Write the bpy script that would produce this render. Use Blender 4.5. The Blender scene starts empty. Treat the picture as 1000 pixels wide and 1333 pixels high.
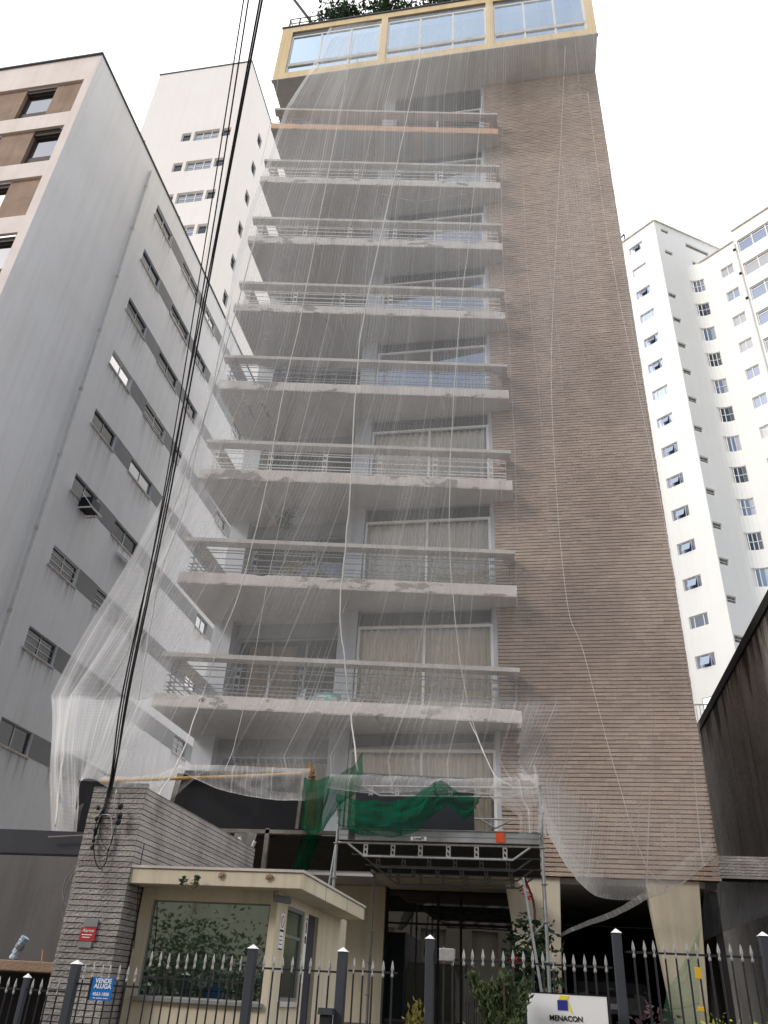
import bpy, math, random
from mathutils import Vector, Matrix, noise
DATA = {"NET":[[[-6.71,16.25,34.73],[-6.19,16.25,34.74],[-5.67,16.25,34.74],[-5.11,16.25,34.7],[-4.54,16.25,34.67],[-3.95,16.25,34.65],[-3.35,16.25,34.63],[-2.7,16.25,34.6],[-2.07,16.25,34.57],[-1.43,16.25,34.57],[-0.8,16.25,34.56],[-0.18,16.25,34.56],[0.44,16.25,34.54],[1.06,16.25,34.5],[1.67,16.25,34.47],[2.27,16.25,34.43],[2.9,16.25,34.39],[3.52,16.25,34.35]],[[-7.22,16.25,31.9],[-6.64,16.25,31.9],[-6.07,16.25,31.89],[-5.51,16.25,31.89],[-4.94,16.25,31.88],[-4.32,16.25,31.86],[-3.67,16.25,31.83],[-2.98,16.25,31.78],[-2.29,16.25,31.75],[-1.61,16.25,31.74],[-0.93,16.25,31.72],[-0.26,16.25,31.71],[0.4,16.25,31.7],[1.06,16.25,31.68],[1.65,16.25,31.64],[2.23,16.25,31.59],[2.83,16.25,31.59],[3.42,16.25,31.58]],[[-7.66,15.72,28.65],[-7.05,15.83,28.67],[-6.43,15.93,28.7],[-5.86,16.02,28.73],[-5.27,16.12,28.76],[-4.63,16.22,28.81],[-3.96,16.27,28.81],[-3.26,16.33,28.82],[-2.56,16.39,28.85],[-1.84,16.44,28.9],[-1.13,16.49,28.94],[-0.42,16.54,28.98],[0.27,16.58,29.0],[0.93,16.64,29.08],[1.57,16.7,29.19],[2.21,16.71,29.26],[2.86,16.68,29.35],[3.52,16.65,29.44]],[[-7.9,15.68,25.76],[-7.23,15.8,25.79],[-6.56,15.91,25.82],[-5.89,16.02,25.85],[-5.22,16.13,25.87],[-4.54,16.24,25.9],[-3.87,16.36,25.93],[-3.2,16.47,25.96],[-2.53,16.58,25.99],[-1.86,16.69,26.02],[-1.19,16.8,26.05],[-0.53,16.92,26.08],[0.14,17.0,26.07],[0.81,17.17,26.18],[1.49,17.38,26.34],[2.16,17.48,26.37],[2.82,17.49,26.25],[3.47,17.5,26.13]],[[-8.18,15.63,23.07],[-7.49,15.75,23.11],[-6.8,15.87,23.15],[-6.11,15.98,23.18],[-5.43,16.1,23.22],[-4.74,16.21,23.25],[-4.05,16.33,23.29],[-3.36,16.44,23.32],[-2.68,16.56,23.36],[-1.99,16.67,23.39],[-1.3,16.79,23.43],[-0.62,16.9,23.46],[0.07,16.99,23.46],[0.76,17.16,23.56],[1.46,17.38,23.74],[2.15,17.5,23.78],[2.82,17.5,23.67],[3.48,17.5,23.56]],[[-8.27,15.59,20.43],[-7.59,15.74,20.48],[-6.89,15.85,20.5],[-6.2,15.97,20.53],[-5.5,16.08,20.55],[-4.81,16.2,20.57],[-4.11,16.32,20.59],[-3.42,16.43,20.61],[-2.72,16.55,20.63],[-2.03,16.66,20.65],[-1.34,16.78,20.67],[-0.65,16.9,20.7],[0.04,16.99,20.69],[0.73,17.15,20.76],[1.43,17.37,20.91],[2.13,17.5,20.94],[2.8,17.5,20.83],[3.47,17.5,20.73]],[[-8.19,15.63,17.75],[-7.54,15.74,17.78],[-6.88,15.85,17.81],[-6.21,15.97,17.84],[-5.52,16.08,17.88],[-4.83,16.2,17.91],[-4.14,16.31,17.94],[-3.44,16.43,17.97],[-2.73,16.55,18.0],[-2.03,16.66,18.04],[-1.32,16.78,18.07],[-0.59,16.9,18.1],[0.12,17.0,18.11],[0.79,17.17,18.2],[1.48,17.39,18.33],[2.16,17.5,18.36],[2.82,17.5,18.28],[3.48,17.5,18.21]],[[-8.3,15.58,15.17],[-7.7,15.72,15.23],[-7.09,15.82,15.26],[-6.45,15.93,15.29],[-5.75,16.04,15.32],[-5.05,16.16,15.35],[-4.35,16.28,15.39],[-3.63,16.4,15.42],[-2.87,16.52,15.46],[-2.14,16.65,15.49],[-1.39,16.77,15.52],[-0.6,16.9,15.56],[0.16,17.0,15.57],[0.83,17.18,15.66],[1.5,17.39,15.77],[2.17,17.5,15.8],[2.83,17.5,15.74],[3.47,17.5,15.68]],[[-8.64,15.43,12.36],[-8.16,15.64,12.47],[-7.62,15.73,12.5],[-7.01,15.83,12.53],[-6.28,15.95,12.56],[-5.56,16.07,12.59],[-4.83,16.2,12.63],[-4.04,16.33,12.67],[-3.2,16.47,12.71],[-2.41,16.6,12.74],[-1.56,16.74,12.78],[-0.66,16.89,12.83],[0.19,17.01,12.85],[0.85,17.19,12.93],[1.53,17.4,13.02],[2.19,17.5,13.05],[2.84,17.5,13.01],[3.48,17.5,12.97]],[[-9.28,15.14,9.46],[-8.87,15.33,9.53],[-8.45,15.51,9.6],[-7.9,15.68,9.66],[-7.12,15.81,9.68],[-6.35,15.94,9.71],[-5.57,16.07,9.73],[-4.7,16.22,9.76],[-3.73,16.38,9.8],[-2.86,16.53,9.82],[-1.9,16.69,9.86],[-0.83,16.86,9.89],[0.13,17.0,9.91],[0.8,17.17,9.96],[1.48,17.39,10.03],[2.16,17.5,10.06],[2.82,17.5,10.02],[3.46,17.5,9.99]],[[-9.93,14.84,6.73],[-9.59,15.0,6.78],[-9.24,15.16,6.82],[-8.76,15.37,6.88],[-8.02,15.66,6.97],[-7.19,15.8,7.0],[-6.37,15.94,7.03],[-5.4,16.1,7.06],[-4.3,16.28,7.1],[-3.34,16.44,7.14],[-2.25,16.63,7.18],[-1.02,16.83,7.23],[0.08,16.99,7.26],[0.76,17.16,7.3],[1.45,17.38,7.36],[2.14,17.5,7.39],[2.81,17.5,7.38],[3.47,17.5,7.36]],[[-8.95,13.9,5.21],[-8.68,13.9,5.21],[-8.36,13.9,5.24],[-8.09,14.0,5.27],[-7.65,14.3,5.4],[-7.01,14.6,5.48],[-6.32,14.8,5.57],[-5.52,15.0,5.52],[-4.43,15.0,5.53],[-3.53,15.0,5.53],[-2.34,15.0,5.47],[-1.2,15.0,5.47],[-0.36,15.2,5.53],[0.05,16.0,5.45],[0.72,16.9,5.37],[1.54,17.3,5.17],[2.52,17.4,5.21],[3.36,17.4,5.37]],[[-8.35,13.6,3.83],[-8.08,13.6,3.75],[-7.87,13.6,3.83],[-7.97,13.5,4.68],[-7.19,13.3,4.55],[-6.17,13.2,4.31],[-5.48,13.3,4.84],[-4.63,13.2,4.44],[-3.69,13.2,4.35],[-3.02,13.0,4.46],[-1.88,12.95,4.4],[-1.04,12.95,4.47],[-0.02,12.9,4.61],[0.14,13.4,4.03],[0.51,15.0,3.66],[1.11,16.5,3.42],[2.29,17.2,3.6],[3.32,17.4,4.29]]],"ROPES":{"thick twisted white rope running down beside the pale pilaster":[[-2.916,16.103,31.578],[-3.529,16.311,26.009],[-3.866,16.255,22.471],[-4.16,16.206,19.384],[-4.293,16.184,16.672],[-4.196,16.2,12.362],[-4.197,16.2,10.621],[-4.182,16.203,9.034],[-3.967,16.239,7.765],[-3.751,16.275,6.586],[-3.208,14.717,5.179]],"white rope knotted at the lowest balcony edge and tied to the grey stone pillar":[[-5.564,16.103,33.626],[-5.713,15.947,27.653],[-5.892,15.917,22.381],[-6.039,15.892,18.054],[-6.212,15.863,15.215],[-6.287,15.851,12.262],[-6.493,15.817,9.699],[-6.783,15.768,8.164],[-6.965,15.738,6.927],[-5.912,12.922,4.97],[-4.994,10.437,3.761],[-4.292,8.847,2.981]],"thin white rope crossing the right balcony windows down to the lowest slab":[[-0.709,16.41,28.869],[-1.203,16.7,22.228],[-1.486,16.653,18.875],[-1.687,16.619,15.164],[-1.762,16.607,11.588],[-1.623,16.63,9.158],[-1.388,16.669,7.371],[-1.139,16.711,6.391],[-0.654,14.601,4.974]],"thin cord lying over the brown brick and ending at the cream column":[[2.258,16.103,30.716],[1.473,17.282,22.511],[0.936,17.113,16.131],[0.882,17.095,10.078],[1.19,17.196,8.411],[1.618,17.319,5.936],[2.003,17.386,4.196],[2.4,17.395,3.718]],"pale cord hanging over the right edge of the brown brick wall":[[2.894,16.721,28.769],[2.992,17.395,22.407],[3.178,17.395,16.704],[3.31,17.395,13.609],[3.402,17.395,10.14]],"slack white rope hanging down the outer fold of the bulging net":[[-8.111,15.549,18.732],[-8.141,15.536,15.121],[-8.323,15.454,12.589],[-8.462,15.391,10.995],[-8.638,15.312,8.941],[-8.684,15.291,7.827],[-9.024,15.138,6.824],[-9.262,15.031,6.41],[-9.469,14.938,6.268],[-8.94,14.33,5.106],[-7.907,12.926,3.821]],"frayed white rope down the inner fold of the bulging net":[[-7.754,15.606,21.936],[-7.95,15.573,17.666],[-8.168,15.524,14.081],[-8.18,15.518,11.711],[-8.379,15.429,9.77],[-8.32,15.455,7.885],[-8.178,15.317,5.98],[-7.698,14.185,4.869]],"thin white cord falling across the balcony soffits at left":[[-4.175,16.103,31.907],[-4.603,16.132,25.963],[-5.022,16.062,21.003],[-5.363,16.005,16.623],[-5.671,15.954,13.226],[-5.891,15.917,10.129],[-5.977,15.903,7.843],[-5.942,15.472,6.028],[-5.727,14.543,5.114]],"loose white rope looped below the sixth balcony":[[-4.01,16.231,23.892],[-3.437,16.327,23.687],[-2.823,16.43,23.561],[-2.096,16.551,23.746],[-1.29,16.686,24.012],[-0.698,16.785,24.31]],"cord hanging from the left corner of the ochre top floor":[[-8.749,16.103,35.257],[-8.194,15.512,31.366],[-8.06,15.572,29.443],[-8.052,15.576,27.584],[-8.064,15.57,25.213]],"short white rope slung from the balcony edge to the scaffold top":[[-1.295,16.685,6.708],[-0.97,15.486,5.819],[-0.7,14.796,5.152],[-0.386,14.543,4.911]]},"CABLES":{"a":[[-2.157,3.2,9.19],[-3.326,5.5,8.734],[-3.969,7.0,6.278],[-4.402,7.9,4.455],[-4.468,8.15,3.518],[-4.499,8.15,3.01]],"b":[[-2.112,3.2,9.176],[-3.245,5.5,8.471],[-3.922,7.0,6.276],[-4.374,7.9,4.455],[-4.441,8.15,3.518],[-4.484,8.15,3.125]],"c":[[-1.991,3.2,9.005],[-3.196,5.5,8.342],[-3.945,7.0,6.075],[-4.427,7.9,4.367],[-4.475,8.15,3.438],[-4.52,8.15,2.86]],"d":[[-1.969,3.2,8.998],[-3.181,5.5,8.462],[-3.897,7.0,6.377],[-4.358,7.9,4.543],[-4.452,8.15,3.599],[-4.508,8.15,2.912]]},"CAMR":[[0.984225,0.04661,-0.17067],[0.169652,-0.522312,0.835708],[0.05019,0.85148,0.52198]],"GREEN_SWAG":[[[-3.16,12.95,4.4],[-2.61,12.9,4.29],[-1.99,12.88,4.33],[-1.48,12.8,4.59],[-1.15,12.88,4.41],[-0.84,12.9,4.37]],[[-3.12,12.9,4.2],[-2.58,12.8,4.08],[-1.97,12.8,4.13],[-1.45,12.75,4.44],[-1.12,12.85,4.29],[-0.89,12.9,4.29]],[[-3.09,12.9,4.04],[-2.53,12.75,3.89],[-1.94,12.75,3.96],[-1.42,12.75,4.33],[-1.11,12.85,4.17],[-0.93,12.9,4.22]],[[-3.08,12.92,3.9],[-2.49,12.85,3.76],[-1.91,12.85,3.81],[-1.4,12.8,4.2],[-1.1,12.88,4.04],[-0.96,12.92,4.14]]],"GREEN_HANG":[[[-3.76,13.1,4.69],[-3.38,13.1,4.67],[-3.0,13.1,4.85],[-2.81,13.2,5.15]],[[-3.72,13.0,4.33],[-3.45,13.0,4.3],[-3.14,13.0,4.38],[-2.77,13.0,4.56]],[[-3.74,13.2,4.03],[-3.53,13.2,3.99],[-3.31,13.2,4.11],[-3.05,13.1,4.29]],[[-3.85,13.6,3.82],[-3.71,13.6,3.78],[-3.56,13.6,3.85],[-3.43,13.6,4.09]],[[-4.04,13.9,3.36],[-3.94,13.9,3.34],[-3.82,13.9,3.35],[-3.71,13.9,3.51]]],"FLAP":[[[-0.67,12.9,4.56],[-0.34,12.9,4.61],[-0.01,12.9,4.67],[0.02,13.0,4.55]],[[-0.68,12.9,4.35],[-0.3,12.85,4.37],[0.01,12.85,4.37],[0.08,13.1,4.4]],[[-0.29,12.9,4.11],[-0.16,12.85,4.14],[0.02,12.85,4.21],[0.12,13.2,4.2]],[[-0.28,12.95,3.85],[-0.16,12.95,3.86],[-0.01,12.95,3.9],[0.12,13.3,3.88]]],"SHADE":[[[3.18,17.9,3.91],[3.78,17.9,3.93],[4.34,17.9,3.95],[4.9,17.9,3.96]],[[3.08,18.0,3.42],[3.74,18.1,3.52],[4.3,18.0,3.63],[4.88,18.0,3.74]],[[3.03,18.2,2.9],[3.63,18.2,3.15],[4.27,18.1,3.38],[4.86,18.1,3.55]]],"TAIL":[[[0.27,17.9,2.88],[0.79,17.7,3.1],[1.38,17.5,3.32],[2.03,17.3,3.67]],[[0.3,17.9,2.83],[0.82,17.7,3.02],[1.44,17.5,3.23],[2.09,17.3,3.55]]],"GREENCOL":[[[2.88,17.3,3.09],[2.78,17.3,2.65],[2.69,17.2,2.04],[2.62,17.2,1.41]],[[2.65,17.25,2.7],[2.46,17.25,2.27],[2.27,17.2,1.91],[2.14,17.2,1.39]],[[2.43,17.3,2.37],[2.25,17.3,2.14],[2.12,17.2,1.96],[1.94,17.2,1.38]]],"WIRES":{"loop":[[-4.489,8.14,3.161],[-4.527,8.14,3.008],[-4.496,8.14,2.821],[-4.442,8.14,2.677],[-4.371,8.14,2.599],[-4.325,8.14,2.651],[-4.321,8.14,2.767],[-4.307,8.14,2.885],[-4.299,8.14,2.989]],"loop2":[[-4.449,8.13,3.198],[-4.467,8.13,3.06],[-4.457,8.13,2.954],[-4.393,8.13,2.837],[-4.319,8.13,2.78],[-4.306,8.13,2.898]],"conduit":[[-4.491,8.15,3.117],[-4.413,8.15,3.118],[-4.369,8.15,3.081],[-4.313,8.15,2.886],[-4.333,8.15,2.797],[-4.352,8.15,2.738]],"conduit2":[[-4.38,8.15,3.375],[-4.374,8.15,3.242],[-4.351,8.15,3.112]],"clamps":[[-4.527,8.12,3.179],[-4.517,8.12,3.072],[-4.507,8.12,2.967],[-4.497,8.12,2.862],[-4.497,8.12,2.796]],"insul":[[-4.269,8.1,3.195],[-4.256,8.1,3.103],[-4.258,8.1,3.043]],"sidecable":[[-4.022,8.3,2.873],[-4.02,8.3,2.674],[-3.989,8.3,2.425],[-3.943,8.3,2.15],[-3.922,8.3,1.917]],"leftloop":[[-4.92,8.6,2.648],[-4.975,8.6,2.555],[-4.983,8.6,2.428],[-4.935,8.6,2.319],[-4.849,8.6,2.264]],"leftloop2":[[-4.891,8.6,2.641],[-4.938,8.6,2.519],[-4.955,8.6,2.392],[-4.949,8.6,2.246],[-4.867,8.6,2.141],[-4.822,8.6,2.229]],"poleY":[[-7.529,13.35,4.647],[-5.966,13.35,4.715],[-4.724,13.35,4.766],[-3.69,13.35,4.827]],"hangcloth":[[-4.803,13.3,3.772],[-4.738,13.3,3.597],[-4.603,13.3,3.566],[-4.533,13.3,3.719]]}}
random.seed(7)
S = bpy.context.scene
COL = S.collection
R = math.radians
def sr(h):
    h = h.lstrip('#'); o = []
    for i in (0, 2, 4):
        v = int(h[i:i+2], 16) / 255
        o.append(v/12.92 if v <= .04045 else ((v+.055)/1.055)**2.4)
    return (*o, 1)
# ------------------------------------------------------------------ materials
def new_mat(name):
    m = bpy.data.materials.new(name); m.use_nodes = True
    nt = m.node_tree; nt.nodes.clear()
    out = nt.nodes.new('ShaderNodeOutputMaterial')
    return m, nt, out
def N(nt, t, **k):
    n = nt.nodes.new(t)
    for a, v in k.items(): setattr(n, a, v)
    return n
def coords(nt, scale=(1, 1, 1)):
    tc = N(nt, 'ShaderNodeNewGeometry'); mp = N(nt, 'ShaderNodeMapping')
    mp.inputs['Scale'].default_value = scale
    nt.links.new(tc.outputs['Position'], mp.inputs['Vector'])
    return mp.outputs['Vector']
def noise_fac(nt, scale, vec_scale=(1, 1, 1), detail=6, lo=.35, hi=.65, rough=.6):
    n = N(nt, 'ShaderNodeTexNoise'); n.inputs['Scale'].default_value = scale
    n.inputs['Detail'].default_value = detail; n.inputs['Roughness'].default_value = rough
    nt.links.new(coords(nt, vec_scale), n.inputs['Vector'])
    r = N(nt, 'ShaderNodeMapRange'); r.inputs['From Min'].default_value = lo; r.inputs['From Max'].default_value = hi
    nt.links.new(n.outputs['Fac'], r.inputs['Value'])
    return r.outputs['Result']
def mixc(nt, f, a, b, mode='MIX'):
    m = N(nt, 'ShaderNodeMix', data_type='RGBA', blend_type=mode)
    for s, v in ((0, f), (6, a), (7, b)):
        if hasattr(v, 'links'): nt.links.new(v, m.inputs[s])
        else: m.inputs[s].default_value = v
    return m.outputs[2]
def scalef(nt, f, k):
    m = N(nt, 'ShaderNodeMath', operation='MULTIPLY'); nt.links.new(f, m.inputs[0]); m.inputs[1].default_value = k
    return m.outputs[0]
def surf(name, col, col2=None, scale=1.5, amt=.6, streak=None, streak_amt=.5, rough=.8, metal=0, bump=0, bump_scale=40, fine=.15, spec=.3, patch=None):
    """painted or raw surface: large blotches, vertical streaks of dirt, fine grain and bump"""
    m, nt, out = new_mat(name)
    b = N(nt, 'ShaderNodeBsdfPrincipled')
    c = mixc(nt, scalef(nt, noise_fac(nt, scale), amt), sr(col), sr(col2 or col))
    if patch:
        c = mixc(nt, noise_fac(nt, patch[1], (1, 1, 2.2), 7, patch[2], patch[2]+.03, .65), c, sr(patch[0]))
    if streak:
        f = noise_fac(nt, 1.0, (3.2, 3.2, .16), 8, .48, .78, .7)
        c = mixc(nt, scalef(nt, f, streak_amt), c, sr(streak))
    if fine:
        f = noise_fac(nt, 26, (1, 1, 1), 4, .2, .8)
        c = mixc(nt, scalef(nt, f, fine), c, (.5, .5, .5, 1), 'OVERLAY')
    nt.links.new(c, b.inputs['Base Color'])
    b.inputs['Roughness'].default_value = rough; b.inputs['Metallic'].default_value = metal
    b.inputs['Specular IOR Level'].default_value = spec
    if bump:
        n = N(nt, 'ShaderNodeTexNoise'); n.inputs['Scale'].default_value = bump_scale; n.inputs['Detail'].default_value = 6
        nt.links.new(coords(nt), n.inputs['Vector'])
        bp = N(nt, 'ShaderNodeBump'); bp.inputs['Strength'].default_value = bump; bp.inputs['Distance'].default_value = .02
        nt.links.new(n.outputs['Fac'], bp.inputs['Height']); nt.links.new(bp.outputs['Normal'], b.inputs['Normal'])
    nt.links.new(b.outputs[0], out.inputs[0])
    return m
def tinted(name, col, col2, stain, rough=.9, bump=.5, bump_scale=60, stain_scale=.35, stain_amt=.7):
    """masonry: each unit carries its own tint in the face attribute 'tint'"""
    m, nt, out = new_mat(name); b = N(nt, 'ShaderNodeBsdfPrincipled')
    at = N(nt, 'ShaderNodeAttribute', attribute_name='tint')
    c = mixc(nt, at.outputs['Fac'], sr(col), sr(col2))
    c = mixc(nt, scalef(nt, noise_fac(nt, stain_scale, (1, 1, .7), 8, .45, .75, .65), stain_amt), c, sr(stain))
    c = mixc(nt, scalef(nt, noise_fac(nt, 30, (1, 1, 1), 5, .25, .75), .35), c, (.42, .42, .42, 1), 'OVERLAY')
    nt.links.new(c, b.inputs['Base Color']); b.inputs['Roughness'].default_value = rough
    b.inputs['Specular IOR Level'].default_value = .2
    n = N(nt, 'ShaderNodeTexNoise'); n.inputs['Scale'].default_value = bump_scale; n.inputs['Detail'].default_value = 5
    nt.links.new(coords(nt), n.inputs['Vector'])
    bp = N(nt, 'ShaderNodeBump'); bp.inputs['Strength'].default_value = bump; bp.inputs['Distance'].default_value = .02
    nt.links.new(n.outputs['Fac'], bp.inputs['Height']); nt.links.new(bp.outputs['Normal'], b.inputs['Normal'])
    nt.links.new(b.outputs[0], out.inputs[0]); return m
def glass(name, tint='#5a6468', refl=.25, clear=.7, rough=.01, wob=.0, gcol=(.95, .97, 1, 1)):
    """pane: see-through tinted sheet under a mirror reflection that rises at grazing angles"""
    m, nt, out = new_mat(name)
    tr = N(nt, 'ShaderNodeBsdfTransparent'); tr.inputs[0].default_value = sr(tint)
    df = N(nt, 'ShaderNodeBsdfDiffuse'); df.inputs[0].default_value = (.02, .025, .028, 1)
    gl = N(nt, 'ShaderNodeBsdfGlossy'); gl.inputs['Roughness'].default_value = rough
    gl.inputs['Color'].default_value = gcol
    a = N(nt, 'ShaderNodeMixShader'); a.inputs[0].default_value = clear
    nt.links.new(df.outputs[0], a.inputs[1]); nt.links.new(tr.outputs[0], a.inputs[2])
    fr = N(nt, 'ShaderNodeFresnel'); fr.inputs['IOR'].default_value = 1.5
    mx = N(nt, 'ShaderNodeMath', operation='MAXIMUM'); nt.links.new(fr.outputs[0], mx.inputs[0]); mx.inputs[1].default_value = refl
    b = N(nt, 'ShaderNodeMixShader'); nt.links.new(mx.outputs[0], b.inputs[0])
    nt.links.new(a.outputs[0], b.inputs[1]); nt.links.new(gl.outputs[0], b.inputs[2])
    if wob:
        n = N(nt, 'ShaderNodeTexNoise'); n.inputs['Scale'].default_value = 1.3; nt.links.new(coords(nt), n.inputs['Vector'])
        bp = N(nt, 'ShaderNodeBump'); bp.inputs['Strength'].default_value = wob; bp.inputs['Distance'].default_value = .02
        nt.links.new(n.outputs['Fac'], bp.inputs['Height']); nt.links.new(bp.outputs['Normal'], gl.inputs['Normal'])
    nt.links.new(b.outputs[0], out.inputs[0]); return m
def netting(name, col, cover, streak, thread, translucent=.5):
    """woven screen: threads cover part of the sheet, more of it where the sheet is seen obliquely"""
    m, nt, out = new_mat(name); L = nt.links.new
    uv = N(nt, 'ShaderNodeUVMap', uv_map='UVMap')
    def tex(scale, detail, lo, hi, sc):
        mp = N(nt, 'ShaderNodeMapping'); mp.inputs['Scale'].default_value = sc; L(uv.outputs[0], mp.inputs[0])
        n = N(nt, 'ShaderNodeTexNoise'); n.inputs['Scale'].default_value = scale; n.inputs['Detail'].default_value = detail
        L(mp.outputs[0], n.inputs['Vector'])
        r = N(nt, 'ShaderNodeMapRange'); r.inputs['From Min'].default_value = lo; r.inputs['From Max'].default_value = hi
        L(n.outputs['Fac'], r.inputs['Value']); return r.outputs['Result']
    def mth(op, a, b=None):
        q = N(nt, 'ShaderNodeMath', operation=op)
        for i, v in enumerate((a, b)):
            if v is None: continue
            if hasattr(v, 'links'): L(v, q.inputs[i])
            else: q.inputs[i].default_value = v
        return q.outputs[0]
    den = N(nt, 'ShaderNodeAttribute', attribute_name='tint').outputs['Fac']
    wide = tex(1.0, 3, .3, .75, (.55, .05, 1))
    fold = tex(1.0, 5, .48, .75, (5.5, .09, 1))
    hair = tex(1.0, 3, .58, .70, (17, .05, 1))
    def crease(sc, width):
        # thin wandering crease lines: where a stretched noise crosses its middle value
        mp = N(nt, 'ShaderNodeMapping'); mp.inputs['Scale'].default_value = sc; L(uv.outputs[0], mp.inputs[0])
        n = N(nt, 'ShaderNodeTexNoise'); n.inputs['Scale'].default_value = 1; n.inputs['Detail'].default_value = 2; L(mp.outputs[0], n.inputs['Vector'])
        r = N(nt, 'ShaderNodeMapRange'); r.inputs['From Min'].default_value = width; r.inputs['From Max'].default_value = 0
        L(mth('ABSOLUTE', mth('SUBTRACT', n.outputs['Fac'], .5)), r.inputs['Value']); return r.outputs['Result']
    def bands(scale, lo, dist, axis='X', vs=.02):
        mp = N(nt, 'ShaderNodeMapping'); mp.inputs['Scale'].default_value = (1, vs, 1) if axis == 'X' else (vs, 1, 1); L(uv.outputs[0], mp.inputs[0])
        w = N(nt, 'ShaderNodeTexWave', wave_type='BANDS', bands_direction=axis, wave_profile='SIN')
        w.inputs['Scale'].default_value = scale; w.inputs['Distortion'].default_value = dist; w.inputs['Detail'].default_value = 2
        w.inputs['Detail Scale'].default_value = .4; L(mp.outputs[0], w.inputs['Vector'])
        r = N(nt, 'ShaderNodeMapRange'); r.inputs['From Min'].default_value = lo; r.inputs['From Max'].default_value = 1.0
        L(w.outputs['Fac'], r.inputs['Value']); return r.outputs['Result']
    weft = mth('MULTIPLY', bands(thread, .86, .5), tex(1, 3, .38, .62, (1.1, .35, 1)))
    warp = mth('MULTIPLY', bands(thread*.8, .86, .6, 'Y'), tex(1, 3, .45, .7, (.4, .5, 1)))
    seam = bands(.44, .9965, .6)
    amp = mth('MULTIPLY', mth('ADD', .25, mth('MULTIPLY', den, 1.5)), streak)
    gath = mth('MINIMUM', mth('MULTIPLY', mth('MAXIMUM', mth('SUBTRACT', den, .45), 0.0), 4.0), 1.0)
    tot = mth('MULTIPLY', wide, mth('ADD', .28, mth('MULTIPLY', gath, .25)))
    for q, k in ((mth('MULTIPLY', fold, mth('ADD', .25, gath)), .42), (hair, .32), (weft, .62), (warp, .28), (seam, .95), (mth('MULTIPLY', crease((2.2, .03, 1), .014), gath), .6)):
        tot = mth('ADD', tot, mth('MULTIPLY', q, k))
    c = mth('ADD', mth('ADD', cover-.2, mth('MULTIPLY', den, .4)), mth('MULTIPLY', tot, amp))
    c = mth('MAXIMUM', c, .04)
    c = mth('MINIMUM', mth('MULTIPLY', c, mth('MINIMUM', 1.0, mth('MULTIPLY', den, 2.2))), .92)
    g = N(nt, 'ShaderNodeNewGeometry')
    dp = N(nt, 'ShaderNodeVectorMath', operation='DOT_PRODUCT'); L(g.outputs['Incoming'], dp.inputs[0]); L(g.outputs['Normal'], dp.inputs[1])
    cs = mth('MAXIMUM', mth('ABSOLUTE', dp.outputs['Value']), .38)
    op = mth('SUBTRACT', 1.0, mth('POWER', mth('SUBTRACT', 1.0, c), mth('DIVIDE', 1.0, cs)))
    d = N(nt, 'ShaderNodeBsdfDiffuse'); d.inputs[0].default_value = sr(col)
    t = N(nt, 'ShaderNodeBsdfTranslucent'); t.inputs[0].default_value = sr(col)
    a = N(nt, 'ShaderNodeMixShader'); a.inputs[0].default_value = translucent; L(d.outputs[0], a.inputs[1]); L(t.outputs[0], a.inputs[2])
    tr = N(nt, 'ShaderNodeBsdfTransparent')
    mx = N(nt, 'ShaderNodeMixShader'); L(op, mx.inputs[0]); L(tr.outputs[0], mx.inputs[1]); L(a.outputs[0], mx.inputs[2])
    L(mx.outputs[0], out.inputs[0]); return m
def leaf(name, c1, c2, c3):
    m, nt, out = new_mat(name); b = N(nt, 'ShaderNodeBsdfPrincipled')
    at = N(nt, 'ShaderNodeAttribute', attribute_name='tint')
    c = mixc(nt, at.outputs['Fac'], sr(c1), sr(c2))
    c = mixc(nt, scalef(nt, noise_fac(nt, 3, (1, 1, 1), 3, .45, .7), .7), c, sr(c3))
    nt.links.new(c, b.inputs['Base Color']); b.inputs['Roughness'].default_value = .6
    t = N(nt, 'ShaderNodeBsdfTranslucent'); nt.links.new(c, t.inputs[0])
    x = N(nt, 'ShaderNodeMixShader'); x.inputs[0].default_value = .3
    nt.links.new(b.outputs[0], x.inputs[1]); nt.links.new(t.outputs[0], x.inputs[2]); nt.links.new(x.outputs[0], out.inputs[0])
    return m
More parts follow.
